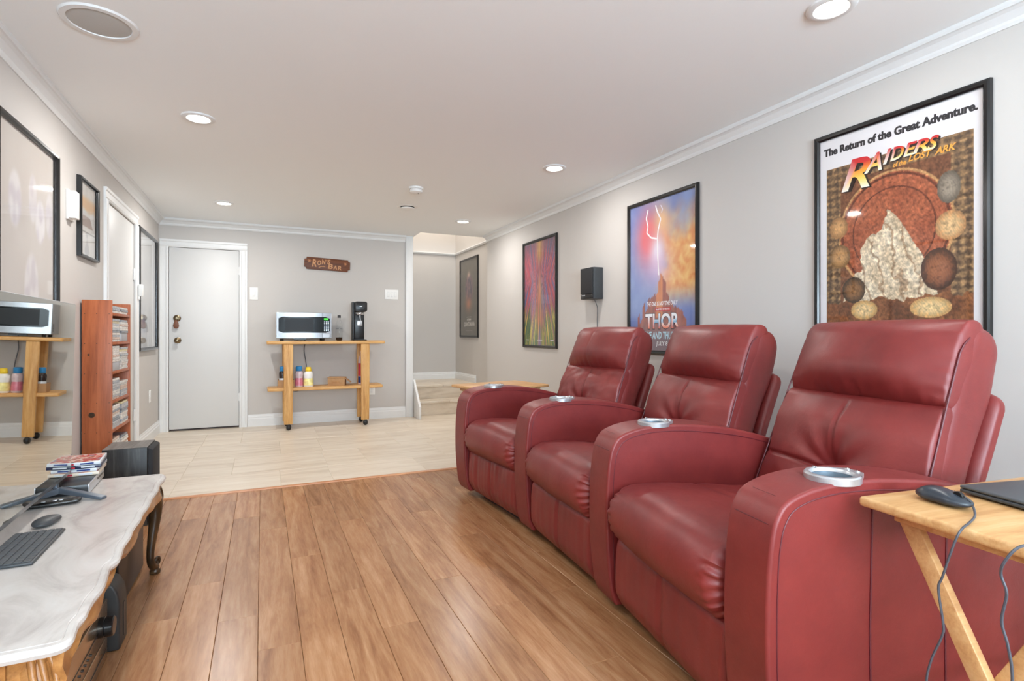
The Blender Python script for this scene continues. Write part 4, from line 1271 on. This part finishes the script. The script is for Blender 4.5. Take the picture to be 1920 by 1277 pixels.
# carved end panel that faces the camera
MB().box(-0.24, 1.388 - 2.1, 0.355, 0.205, 1.393 - 2.1, 0.398).build('end_panel', M['walnut_panel'] if 'walnut_panel' in M else M['gilt'], table)
def cabriole(cx, cy, dx, dy, m):
    L0 = empty('leg_tmp')
    bpy.data.objects.remove(L0)
    b = MB()
    pts = [(0.0, 0.405, 0.026), (0.012, 0.37, 0.032), (0.034, 0.325, 0.031), (0.042, 0.28, 0.027), (0.034, 0.22, 0.0215), (0.018, 0.16, 0.0175), (0.006, 0.105, 0.015), (0.008, 0.065, 0.0145), (0.026, 0.036, 0.016), (0.044, 0.03, 0.016)]
    sp = spline([(p[0], p[1], p[2]) for p in pts], 5)
    b.tube([(cx + dx * p[0], cy + dy * p[0], p[1]) for p in sp], [p[2] for p in sp], 14)
    o = b.build('leg', m, table, smooth=60)
    # scroll toe, pad and knee carving
    s = MB()
    ox, oz = 0.056, 0.050
    sp = []
    for k in range(22):
        a = -pi / 2 + k * 2 * pi * 1.35 / 21
        r = 0.018 * (1 - 0.72 * k / 21)
        sp.append((cx + dx * (ox + r * cos(a)), cy + dy * (ox + r * cos(a)), oz + r * sin(a)))
    s.tube(sp, 0.0065, 8)
    s.build('scroll_toe', m, o, smooth=60)
    MB().lathe([(0.017, 0.0), (0.021, 0.004), (0.021, 0.014), (0.015, 0.022)], (cx + dx * 0.040, cy + dy * 0.040, 0), 18).build('foot_pad', m, o, smooth=50)
    s = MB()
    pr = V((-dy, dx, 0)).normalized()
    for sg2 in (-1, 0, 1):
        q = [V((cx, cy, 0)) + V((dx, dy, 0)) * a + pr * (sg2 * w_) + V((0, 0, z)) for a, w_, z in ((0.030, 0.014, 0.400), (0.050, 0.018, 0.365), (0.066, 0.016, 0.33), (0.068, 0.008, 0.295), (0.056, 0.002, 0.25))]
        s.tube(spline(q, 4), [0.008 - 0.005 * k / 16 for k in range(17)], 8)
    s.build('knee_carving', m, o, smooth=60)
    bk_ = MB().box(cx - 0.032, cy - 0.032, 0.335, cx + 0.032, cy + 0.032, 0.406)
    bk_.build('corner_block', m, o, bevel=0.006)
cabriole(0.222, 0.690, 0.35, 0.94, M['walnut'])
cabriole(-0.222, 0.690, -0.5, 0.80, M['walnut'])
cabriole(0.232, -0.664, 0.6, -0.75, M['gilt'])
cabriole(-0.222, -0.664, -0.6, -0.75, M['gilt'])

#@@TV
# ------------------------------------------------------------------ television and what stands on the table
YAW_TV, LEAN = R(2.15), R(1.3)
tv = empty('television', (-0.672, 1.995, TH), 0, 'large flat television with a mirror-like dark screen on the marble table', 'television')
tv.rotation_euler = (0, 0, YAW_TV)
TW, T0, T1 = 1.45, 0.062, 0.742
body = Matrix.Translation((0, 0, T0)) @ Matrix.Rotation(LEAN, 4, 'Y')
HT = T1 - T0
b = MB(); b.T = body; b.box(-0.022, -TW / 2, 0, 0.0, TW / 2, HT).build('bezel', M['steel'], tv, bevel=0.003)
b = MB(); b.T = body; b.box(0.0002, -TW / 2 + 0.004, 0.017, 0.0022, TW / 2 - 0.004, HT - 0.004).build('screen', M['screen'], tv)
b = MB(); b.T = body; b.box(-0.06, -TW / 2 + 0.12, 0.03, -0.0225, TW / 2 - 0.12, 0.42).build('rear_housing', M['black'], tv, bevel=0.01)
for sy in (-1, 1):
    f = MB()
    y0 = sy * (0.575 if sy > 0 else 0.68)
    f2 = MB()
    for (ex, ey) in ((0.150, -sy * 0.075), (-0.140, -sy * 0.07)):
        d_ = V((ex, ey)); nr2 = V((-ey, ex)).normalized()
        A_ = [V((0, y0)) + nr2 * 0.011, V((0, y0)) - nr2 * 0.011]; B_ = [V((ex, y0 + ey)) + nr2 * 0.015, V((ex, y0 + ey)) - nr2 * 0.015]
        f2._add([(A_[0].x, A_[0].y, 0.022), (A_[1].x, A_[1].y, 0.022), (B_[1].x, B_[1].y, 0.0006), (B_[0].x, B_[0].y, 0.0006),
                 (A_[0].x, A_[0].y, 0.046), (A_[1].x, A_[1].y, 0.046), (B_[1].x, B_[1].y, 0.011), (B_[0].x, B_[0].y, 0.011)],
                [(0, 3, 2, 1), (4, 5, 6, 7), (0, 1, 5, 4), (1, 2, 6, 5), (2, 3, 7, 6), (3, 0, 4, 7)])
    f2.box(-0.018, y0 - 0.012, 0.03, -0.004, y0 + 0.012, 0.066)
    f2.build('stand_foot', M['bluegrey'], tv, bevel=0.003)

# keyboard
kb = empty('keyboard', (-0.560, 1.862, TH), R(1.0), 'compact dark grey keyboard lying on the marble under the television', 'keyboard')
MB().prism([(0, 0), (0, 0.290), (-0.126, 0.290), (-0.126, 0)], 0.0015, 0.009, 'z').build('base', M['charcoal'], kb, bevel=0.003)
kr = 6; 
for r_ in range(kr):
    x1_ = -0.006 - r_ * 0.0196
    if r_ == 0:
        ys = [0.004, 0.026, 0.048, 0.068, 0.090, 0.190, 0.210, 0.230, 0.250, 0.268, 0.286]
    else:
        ys = [0.004 + 0.0188 * k for k in range(16)]
    for a, c in zip(ys[:-1], ys[1:]):
        MB().box(x1_ - 0.0172, a + 0.001, 0.009, x1_, c - 0.001, 0.0115).build('key', M['key'], kb, bevel=0.0008, seg=1, smooth=0)
m2 = mouse((-0.640, 2.248, TH), R(80), 1.0, 'flat dark grey mouse beyond the keyboard on the marble', True)
# remote
rm = empty('remote_control', (-0.700, 2.475, TH), R(8), 'slim glossy black remote control under the television', 'remote control')
def drem(p):
    q = p.copy(); q.z += 0.004 * (p.x / 0.09) ** 2
    return q
pillow('body', (0.095, 0.02, 0.009), (0.015, 0.014, 0.008), M['satin_black'], rm, 14, drem, None, (0, 0, 0.0095))
b = MB()
for x in (-0.055, -0.02, 0.012, 0.030):
    b.box(x, -0.006, 0.018, x + 0.012, 0.006, 0.0208)
b.build('buttons', M['silver'], rm, bevel=0.001)
# disc player and the cases on top of it
bd = empty('disc_player', (-0.610, 2.600, TH), R(3), 'flat black disc player under a pile of disc cases on the marble', 'disc player')
MB().box(-0.215, 0, 0.004, -0.004, 0.285, 0.040).build('body', M['black'], bd, bevel=0.002)
MB().box(-0.004, 0.0, 0.004, 0.0, 0.285, 0.040).build('front_panel', M['silver_dull'] if 'silver_dull' in M else M['silver'], bd, bevel=0.001)
MB().box(0.0, 0.15, 0.022, 0.001, 0.27, 0.030).build('disc_slot', M['black'], bd)
b = MB()
for a in (-0.2, -0.03):
    for c in (0.02, 0.25): b.lathe([(0.01, 0), (0.01, 0.004)], (a, c, 0), 10)
b.build('foot', M['black'], bd)
M['c_blue'] = plain('blue_case', (40, 60, 120), 0.25)
M['boxset'] = plain('grey_box_set', (170, 172, 176), 0.4)
M['c_white'] = plain('white_case', (214, 218, 224), 0.25)
M['c_navy'] = plain('navy_case', (24, 34, 66), 0.25)
M['c_cream'] = plain('cream_case', (220, 204, 184), 0.3)
def cover_print():
    m, nt, b = newmat('cover_print')
    vec = coords(nt, 'Object', (9, 9, 9))
    n1 = N(nt, 'ShaderNodeTexNoise', Scale=2.4, Detail=3.0)
    nt.links.new(vec, n1.inputs['Vector'])
    r = ramp(nt, [(0.30, lin((70, 66, 78))), (0.43, lin((196, 120, 100))), (0.5, lin((222, 206, 198))), (0.58, lin((198, 70, 60))), (0.7, lin((150, 150, 164)))])
    nt.links.new(n1.outputs['Fac'], r.inputs[0]); nt.links.new(r.outputs[0], b.inputs['Base Color'])
    b.inputs['Roughness'].default_value = 0.15
    return m
M['cover'] = cover_print()
def disc_case(x, y, z, rz, mat_, label, th=0.014):
    t = empty('disc_case', (x, y, z), rz, label, 'disc case')
    MB().box(-0.067, -0.09, 0.0003, 0.067, 0.09, th - 0.0005).build('shell', mat_, t, bevel=0.002)
    MB().box(-0.060, -0.084, th - 0.0005, 0.062, 0.084, th).build('cover_sheet', M['cover'], t)
    MB().box(-0.045, -0.0905, 0.003, -0.02, -0.0902, th - 0.003).build('spine_mark', M['red'], t)
    MB().box(0.0, -0.0905, 0.004, 0.045, -0.0902, th - 0.004).build('spine_title', M['c_blue'] if mat_ is M['c_white'] else M['c_white'], t)
    return t
z = TH + 0.0404
for (dx, dy, rz, mk, lb) in [(0.0, 0, 4, 'c_cream', 'cream disc case at the bottom of the pile on the disc player'), (-0.004, 0.01, 1, 'c_white', 'pale disc case second from the bottom of the pile on the disc player'),
                             (0.004, 0.004, 6, 'c_navy', 'dark navy disc case just below the top of the pile'), (0.003, 0.0, 5, 'c_white', 'white-edged disc case with red and grey cover on top of the pile')]:
    disc_case(-0.688 + dx, 2.845 + dy, z, R(rz), M[mk], lb)
    z += 0.0142

#@@UNDER
# ------------------------------------------------------------------ equipment under the table
sub = empty('subwoofer', (-0.485, 2.44, 0), 0, 'tall black subwoofer box under the far end of the marble table', 'subwoofer')
MB().box(-0.26, 0.0, 0.012, -0.012, 0.47, 0.315).build('cabinet', M['black'], sub, bevel=0.004)
MB().box(-0.012, 0.004, 0.014, 0.0, 0.466, 0.313).build('front_grille', M['black'], sub, bevel=0.004)
b = MB()
for a in (-0.23, -0.05):
    for c in (0.05, 0.42): b.lathe([(0.014, 0), (0.014, 0.012)], (a, c, 0), 10)
b.build('foot', M['black'], sub)
con = empty('game_console', (-0.430, 2.185, 0), 0, 'upright black box with rounded top beside the stereo receiver', 'console')
MB().prism([(-0.22, 0.0), (0.0, 0.0), (0.0, 0.15), (-0.006, 0.19), (-0.02, 0.218), (-0.05, 0.232), (-0.22, 0.232)], 0.0, 0.105, 'y').build('body', M['dark_grey'], con, bevel=0.008, seg=3)
MB().box(0.0, 0.045, 0.03, 0.002, 0.060, 0.14).build('front_slot', M['black'], con)
def unit(x, y0, z0, h, label, name, knob):
    t = empty(name, (x, y0, z0), 0, label, 'stereo')
    MB().box(-0.30, 0, 0.006, -0.012, 0.44, h).build('casing', M['black'], t, bevel=0.002)
    MB().box(-0.012, 0, 0.006, 0, 0.44, h).build('front_panel', M['bronze_face'], t, bevel=0.002)
    MB().box(0.0, 0.004, 0.006 + h * 0.40, 0.0012, 0.436, 0.006 + h * 0.43).build('panel_groove', M['black'], t)
    for k in range(8):
        MB().lathe([(0.0035, 0), (0.0035, 0.004)], (0, 0.06 + k * 0.027, h * 0.30), 10, 'x').build('button', M['black'], t)
    if knob:
        MB().lathe([(0.030, 0.0), (0.030, 0.014), (0.028, 0.016), (0.030, 0.018), (0.029, 0.036), (0.026, 0.039), (0.001, 0.039)], (0, 0.345, h * 0.58), 28, 'x').build('volume_knob', M['knob'] if 'knob' in M else M['satin_black'], t, smooth=35)
    b = MB()
    for a in (-0.27, -0.05):
        for c in (0.05, 0.39): b.lathe([(0.014, 0), (0.014, 0.006)], (a, c, 0), 10)
    b.build('foot', M['black'], t)
    return t
unit(-0.456, 1.705, 0.0, 0.078, 'lower bronze-faced stereo unit with small buttons, on the floor', 'stereo_unit', False)
unit(-0.456, 1.705, 0.0785, 0.118, 'bronze-faced stereo receiver with a big black knob', 'stereo_receiver', True)

#@@SHELF
# ------------------------------------------------------------------ floor speaker and disc shelf
sp = empty('floor_speaker', (-0.7795, 3.55, 0), 0, 'black ash floor speaker beyond the marble table', 'speaker')
MB().box(0, 0, 0.0, 0.205, 0.235, 0.430).build('cabinet', M['ash_black'], sp, bevel=0.002)
MB().box(0.001, 0.001, 0.430, 0.204, 0.234, 0.4315).build('top_panel', M['ash_top'], sp)  # top veneer in a lighter grey than the sides
MB().prism([(0.207, 0.012), (0.230, 0.016), (0.230, 0.414), (0.207, 0.427)], 0.004, 0.231, 'y').build('grille', M['grille'], sp, bevel=0.003)

SX0, SX1, SY0, SY1, SZ = -1.0, -0.848, 4.10, 4.625, 1.262
sh = empty('disc_shelf', (SX0, SY0, 0), 0, 'tall narrow orange-stained pine rack full of disc cases', 'shelf')
D = SX1 - SX0; L_ = SY1 - SY0
MB().box(0, 0, 0, D, 0.019, SZ).build('side_panel', M['redwood'], sh, bevel=0.002)
MB().box(0, L_ - 0.019, 0, D, L_, SZ).build('side_panel', M['redwood'], sh, bevel=0.002)
MB().box(0, 0.0195, 0, 0.008, L_ - 0.0195, SZ - 0.004).build('back_panel', M['redwood'], sh)
SH = [0.09, 0.272, 0.454, 0.636, 0.818, 1.003, 1.186]
for z in SH:
    MB().box(0.0085, 0.0195, z - 0.018, D - 0.001, L_ - 0.0195, z).build('shelf_board', M['redwood'], sh, bevel=0.001)
b = MB().lathe([(0.0165, -0.0004), (0.001, -0.0006)], (0.050, 0, 0.555), 18, 'y', cap=False)
b.build('knot', M['walnut'], sh)
MB().lathe([(0.0065, -0.0004), (0.001, -0.0006)], (0.034, 0, 0.925), 14, 'y', cap=False).build('knot', M['walnut'], sh)
b = MB()
for z in SH:
    for x in (0.015, 0.075, 0.138): b.lathe([(0.0028, -0.0004), (0.0005, -0.0006)], (x, 0, z - 0.009), 8, 'y', cap=False)
b.build('plugs', M['walnut'], sh)
cme = MB().box(-0.0675, -0.0945, 0, 0.0675, 0.0945, 0.0142).build('disc_case', M['case'], bevel=0.0012, seg=1, smooth=0)
case_mesh = cme.data
bpy.data.objects.remove(cme)
counts = {6: (3, 3), 5: (10, 6), 4: (7, 10), 3: (9, 7), 2: (10, 10), 1: (8, 7), 0: (9, 9)}
rown = {6: 'top', 5: 'second', 4: 'third', 3: 'fourth', 2: 'fifth', 1: 'sixth', 0: 'lowest'}
for r_, (nl, nr_) in counts.items():
    if r_ == 0: continue
    for side, n in ((0, nl), (1, nr_)):
        yc = SY0 + 0.0195 + 0.112 + side * 0.238
        grp = 'disc cases in the %s stack of the %s row' % (('left', 'right')[side], rown[r_])
        lb = 'thin disc case lying in the %s stack on the %s row of the pine rack' % (('left', 'right')[side], rown[r_])
        z = SH[r_] + 0.0003
        if (r_, side) in ((5, 1), (4, 0)):
            bx = MB().box(-0.06, -0.092, 0, 0.066, 0.092, 0.056).build('box_set', M['boxset'], bevel=0.002)
            bx.location = (SX1 - 0.072, yc, z)
            tag(bx, 'thick grey boxed set under the %s stack on the %s row of the pine rack' % (('left', 'right')[side], rown[r_]), 'box set')
            z += 0.0565
        for k in range(n):
            o = bpy.data.objects.new('disc_case', case_mesh)
            o.location = (SX1 - 0.072 + random.uniform(-0.003, 0.0025), yc + random.uniform(-0.003, 0.003), z)
            col.objects.link(o)
            tag(o, lb, 'disc case', grp)
            z += 0.0146

#@@CART
# ------------------------------------------------------------------ drinks cart
CY = 6.43
cart = empty('drinks_cart', (0, CY, 0), 0, 'golden oak rolling cart with two shelves against the back wall', 'cart')
CD = 0.34
def board(x0, x1, y0, y1, z0, z1, name):
    return MB().prism([(x0 + 0.012, y0), (x1 - 0.012, y0), (x1, y0 + 0.012), (x1, y1 - 0.012), (x1 - 0.012, y1), (x0 + 0.012, y1), (x0, y1 - 0.012), (x0, y0 + 0.012)], z0, z1, 'z').build(name, M['oak_flat'], cart, bevel=0.004)
board(0.042, 1.310, -0.01, CD, 0.942, 0.976, 'top_board')
board(0.050, 1.285, -0.005, CD - 0.03, 0.430, 0.462, 'lower_shelf')
def leg(x, y, back):
    w0, w1 = 0.098, 0.088
    b = MB()
    zs = [0.062, 0.20, 0.45, 0.70, 0.942]
    vs = []
    for z in zs:
        s = (z - 0.052) / 0.89
        hw_ = (w1 + (w0 - w1) * s) / 2
        bow = 0.010 * sin(s * pi)
        for (px, py) in ((-hw_, -0.016 - bow), (hw_, -0.016 - bow), (hw_, 0.016), (-hw_, 0.016)): vs.append((x + px, y + py, z))
    n = len(zs)
    fs = [(3, 2, 1, 0), tuple(range((n - 1) * 4, n * 4))]
    for j in range(n - 1):
        for k in range(4): fs.append((j * 4 + k, j * 4 + (k + 1) % 4, (j + 1) * 4 + (k + 1) % 4, (j + 1) * 4 + k))
    b._add(vs, fs)
    o = b.build('leg', M['oak'], cart, bevel=0.006, seg=3)
    c = MB().lathe([(0.012, -0.026), (0.024, -0.020), (0.030, -0.009), (0.031, -0.002), (0.031, 0.002), (0.030, 0.009), (0.024, 0.020), (0.012, 0.026)], (x + 0.004, y, 0.031), 20, 'x')
    c.build('caster_wheel', M['black'], o, smooth=40)
    MB().prism([(x - 0.010, y - 0.014), (x + 0.018, y - 0.014), (x + 0.018, y + 0.014), (x - 0.010, y + 0.014)], 0.058, 0.066, 'z').build('caster_fork', M['black'], o)
for x in (0.258, 1.082):
    leg(x, 0.012, False); leg(x - 0.004, 0.285, True)

# microwave
mw = empty('microwave', (0.425, CY + 0.02, 0.9762), 0, 'stainless microwave with black glass front on the cart', 'microwave')
MWW, MWH, MWD = 0.572, 0.288, 0.30
MB().box(-MWW / 2, 0.018, 0.028, MWW / 2, MWD, 0.028 + MWH).build('casing', M['mw_case'] if 'mw_case' in M else M['steel'], mw, bevel=0.004)
fp = MB()
bow = [(-MWW / 2, 0.0), (-MWW / 4, -0.014), (0, -0.018), (MWW / 4, -0.014), (MWW / 2, 0.0)]
bow = [tuple(p) for p in spline(bow, 5)]
fp.prism(bow + [(MWW / 2, 0.018), (-MWW / 2, 0.018)], 0.032, 0.024 + MWH, 'z')
fp.build('front_panel', M['steel'], mw, smooth=30)
def bowed(x): return -0.018 * (1 - (x / (MWW / 2)) ** 2) if abs(x) < MWW / 2 else 0
def front_patch(xa, xb, za, zb, out, name, m, rnd=0.0, bev=0.0):
    xs = [xa + (xb - xa) * k / 12 for k in range(13)]
    b = MB(); vs = []; fs = []
    for x in xs:
        inset = 0
        if rnd:
            dx = min(x - xa, xb - x)
            if dx < rnd: inset = rnd - sqrt(max(0, rnd * rnd - (rnd - dx) ** 2))
        y = bowed(x) - out
        vs += [(x, y, za + inset), (x, y, zb - inset), (x, y + out + 0.002, zb - inset), (x, y + out + 0.002, za + inset)]
    for k in range(12):
        for q in range(4): fs.append((k * 4 + q, k * 4 + (q + 1) % 4, (k + 1) * 4 + (q + 1) % 4, (k + 1) * 4 + q))
    fs += [(0, 1, 2, 3), (48, 51, 50, 49)]
    b._add(vs, fs)
    return b.build(name, m, mw, smooth=30)
dg = front_patch(-MWW / 2 + 0.020, MWW / 2 - 0.018, 0.092, 0.268, 0.003, 'glass_front', M['black_glass'], 0.018)
front_patch(-MWW / 2 + 0.085, MWW / 2 - 0.195, 0.106, 0.254, 0.0042, 'viewing_window', M['mesh_window'])
front_patch(MWW / 2 - 0.082, MWW / 2 - 0.035, 0.235, 0.256, 0.0042, 'display', M['green'])
kp = MB()
for j in range(7):
    for i in range(3):
        x = MWW / 2 - 0.080 + i * 0.020
        y = bowed(x + 0.006) - 0.0042
        kp.box(x, y, 0.112 + j * 0.0165, x + 0.011, y + 0.002, 0.119 + j * 0.0165)
kp.build('keypad', M['keyprint'] if 'keyprint' in M else M['silver'], mw)
front_patch(MWW / 2 - 0.096, MWW / 2 - 0.022, 0.040, 0.082, 0.004, 'door_button', M['silver'], 0.006)
front_patch(MWW / 2 - 0.1005, MWW / 2 - 0.0985, 0.034, 0.31, 0.0005, 'door_gap', M['black'])
gr = MB()
for j in range(8):
    for i in range(5): gr.box(-MWW / 2 - 0.001, 0.05 + i * 0.010, 0.05 + j * 0.010, -MWW / 2 + 0.001, 0.057 + i * 0.010, 0.057 + j * 0.010)
gr.build('side_vent', M['black'], mw)
b = MB()
for a in (-0.23, 0.20):
    for c in (0.04, 0.26): b.lathe([(0.016, 0), (0.018, 0.028)], (a, c, 0), 12)
b.box(-0.11, 0.02, 0.012, 0.02, 0.05, 0.028)
b.build('foot', M['black'], mw)
bpy.context.view_layer.update()
cw = [(0.44, CY + 0.30, 1.02), (0.45, CY + 0.372, 1.0), (0.455, CY + 0.385, 0.95), (0.445, CY + 0.38, 0.86), (0.462, CY + 0.38, 0.74), (0.468, CY + 0.385, 0.66), (0.452, CY + 0.38, 0.58), (0.46, CY + 0.35, 0.47), (0.42, CY + 0.33, 0.425), (0.36, CY + 0.30, 0.398), (0.29, CY + 0.33, 0.41), (0.27, CY + 0.40, 0.42)]
MB().tube([mw.matrix_world.inverted() @ p for p in spline(cw, 6)], 0.0045, 7).build('power_cord', M['cable'], mw)

# clear bottle with dark cap and a little drink
bt = empty('carbonating_bottle', (0.800, CY + 0.07, 0.9762), 0, 'clear bottle with black cap and dark base between microwave and soda maker', 'bottle')
MB().lathe([(0.030, 0.038), (0.037, 0.05), (0.037, 0.11), (0.0345, 0.125), (0.0345, 0.145), (0.037, 0.16), (0.036, 0.19), (0.028, 0.222), (0.016, 0.245), (0.0145, 0.27)], n=24, cap=False).build('shell', M['clear'], bt, smooth=60)
MB().lathe([(0.026, 0.0), (0.034, 0.012), (0.036, 0.040), (0.001, 0.041)], n=24).build('base_cup', M['cola'], bt, smooth=40)
MB().lathe([(0.0185, 0.264), (0.0185, 0.291), (0.016, 0.294)], n=20).build('cap', M['black'], bt, smooth=40)
MB().lathe([(0.0376, 0.135), (0.0376, 0.1375)], n=24, cap=False).build('fill_line', M['charcoal'], bt)

# soda maker
sm = empty('soda_maker', (1.020, CY + 0.04, 0.9762), 0, 'tall black soda maker at the right end of the cart', 'soda maker')
MB().box(-0.066, 0.0, 0.0, 0.088, 0.20, 0.016).build('base', M['black'], sm, bevel=0.006)
MB().box(-0.046, 0.05, 0.016, 0.066, 0.20, 0.33).build('column', M['black'], sm, bevel=0.008)
MB().box(-0.064, 0.062, 0.016, -0.0465, 0.196, 0.452).build('side_cover', M['charcoal'], sm, bevel=0.004)
MB().prism([(-0.046, 0.335), (0.07, 0.335), (0.092, 0.352), (0.092, 0.440), (0.080, 0.455), (-0.034, 0.455), (-0.046, 0.442)], -0.005, 0.20, 'y').build('head', M['black'], sm, bevel=0.008)
MB().box(0.004, -0.0062, 0.396, 0.032, -0.005, 0.404).build('badge', M['silver'], sm)
MB().lathe([(0.046, 0.302), (0.050, 0.318), (0.044, 0.334)], (0.014, 0.05, 0), 24).build('snap_ring', M['chrome'], sm, smooth=40)
MB().tube([(0.012, 0.03, 0.31), (0.014, 0.03, 0.27), (0.018, 0.03, 0.235)], [0.010, 0.007, 0.006], 12).build('nozzle', M['silver'], sm, smooth=50)
MB().box(-0.014, 0.046, 0.175, 0.042, 0.0498, 0.235).build('window', M['silver'], sm, bevel=0.002)
MB().box(-0.04, 0.004, 0.016, 0.06, 0.05, 0.020).build('drip_tray', M['charcoal'], sm)

# things on the lower shelf
ZS = 0.4622
def syrup(x, y, capm, bodym, label, h=0.228, r=0.045, name='syrup_bottle', labelm=None, kc=1.0):
    t = empty(name, (x, y, ZS), 0, label, 'bottle')
    MB().lathe([(r * .92, 0), (r, 0.008), (r * .98, h * .25), (r * .86, h * .45), (r * .96, h * .62), (r * .9, h * .72), (r * .6, h * .79), (r * .55, h * .80)], n=24).build('body', bodym, t, smooth=50)
    MB().lathe([(r * .72 * kc, h * .79), (r * .76 * kc, h * .80), (r * .76 * kc, h * .9), (r * .66 * kc, h * .92), (r * .62 * kc, h), (r * .5 * kc, h + .004)] if kc < 1 else [(r * .72, h * .79), (r * .76, h * .80), (r * .74, h), (r * .6, h + .004)], n=22).build('cap', capm, t, smooth=40)
    if labelm: MB().lathe([(r * 1.012, h * .08), (r * .99, h * .26), (r * .885, h * .44)], n=24, cap=False).build('paper_label', labelm, t, smooth=50)
    return t
M['pinkclear'] = plain('frosted_pink_bottle', (206, 186, 192), 0.3, var=0.1)
M['dark_bottle'] = plain('dark_brown_bottle', (44, 30, 28), 0.25)
M['lemon'] = plain('lemon_print_label', (236, 222, 150), 0.4, var=0.25, bscale=25)
syrup(0.372, CY + 0.09, M['blue_cap'], M['pinkclear'], 'pink syrup bottle with blue cap next to the cart leg', labelm=M['pink'])
t = syrup(0.470, CY + 0.08, M['yellow'], M['white'], 'white lemon syrup bottle with yellow cap on the lower cart shelf', 0.218, 0.053, labelm=M['lemon'], kc=0.82)
bx = empty('bottle_carton', (0.238, CY + 0.12, ZS), 0, 'small open cardboard carton holding bottles behind the left cart leg', 'box')
b = MB(); cw_, ch_, cd_ = 0.168, 0.085, 0.15
b.box(-cw_ / 2, -cd_ / 2, 0, cw_ / 2, cd_ / 2, 0.003).box(-cw_ / 2, -cd_ / 2, 0.003, cw_ / 2, -cd_ / 2 + 0.003, ch_).box(-cw_ / 2, cd_ / 2 - 0.003, 0.003, cw_ / 2, cd_ / 2, ch_).box(-cw_ / 2, -cd_ / 2 + .003, 0.003, -cw_ / 2 + 0.003, cd_ / 2 - .003, ch_).box(cw_ / 2 - 0.003, -cd_ / 2 + .003, 0.003, cw_ / 2, cd_ / 2 - .003, ch_)
b.build('walls', M['cardboard'], bx)
ZS += 0.0035
syrup(0.200, CY + 0.105, M['blue_cap'], M['dark_bottle'], 'dark syrup bottle with blue cap in the left of the small carton', 0.225, 0.036, labelm=M['c_white'])
syrup(0.276, CY + 0.110, M['blue_cap'], M['dark_bottle'], 'dark syrup bottle with blue cap in the right of the small carton', 0.225, 0.036)
syrup(0.283, CY + 0.165, M['black'], M['dark_bottle'], 'dark bottle with black cap at the back of the small carton', 0.215, 0.018)
ZS -= 0.0035
pk = empty('cardboard_box', (0.792, CY + 0.12, ZS), R(-14), 'flat brown cardboard box with an open flap on the lower cart shelf', 'box')
MB().box(-0.10, -0.085, 0, 0.085, 0.085, 0.088).build('carton', M['cardboard'], pk, bevel=0.002)
MB().prism([(-0.102, 0.089), (0.087, 0.089), (0.087, 0.0935), (-0.102, 0.0975)], -0.087, 0.087, 'y').build('lid', M['cardboard'], pk)
MB().prism([(0.0855, 0.085), (0.0865, 0.089), (0.150, 0.038), (0.148, 0.034)], -0.08, 0.03, 'y').build('flap', M['cardboard'], pk)
b = MB()
for k, zz in enumerate((0.03, 0.042, 0.054)): b.box(-0.06, -0.0858, zz, 0.05 - 0.02 * (k % 2), -0.0852, zz + 0.004)
b.build('printed_lines', M['gilt'], pk)
rb = empty('tall_bottle', (1.062, CY + 0.14, ZS), 0, 'tall clear bottle with red label behind the right cart leg', 'bottle')
MB().lathe([(0.034, 0), (0.038, 0.01), (0.038, 0.26), (0.034, 0.30), (0.018, 0.345), (0.014, 0.37)], n=24).build('body', M['pinkclear'], rb, smooth=50)
MB().lathe([(0.0384, 0.10), (0.0384, 0.25)], n=24, cap=False).build('red_label', M['red'], rb, smooth=50)
MB().lathe([(0.0384, 0.02), (0.0384, 0.095)], n=24, cap=False).build('blue_label', M['c_blue'], rb, smooth=50)
MB().lathe([(0.017, 0.37), (0.017, 0.392), (0.014, 0.395)], n=18).build('cap', M['white'], rb, smooth=40)
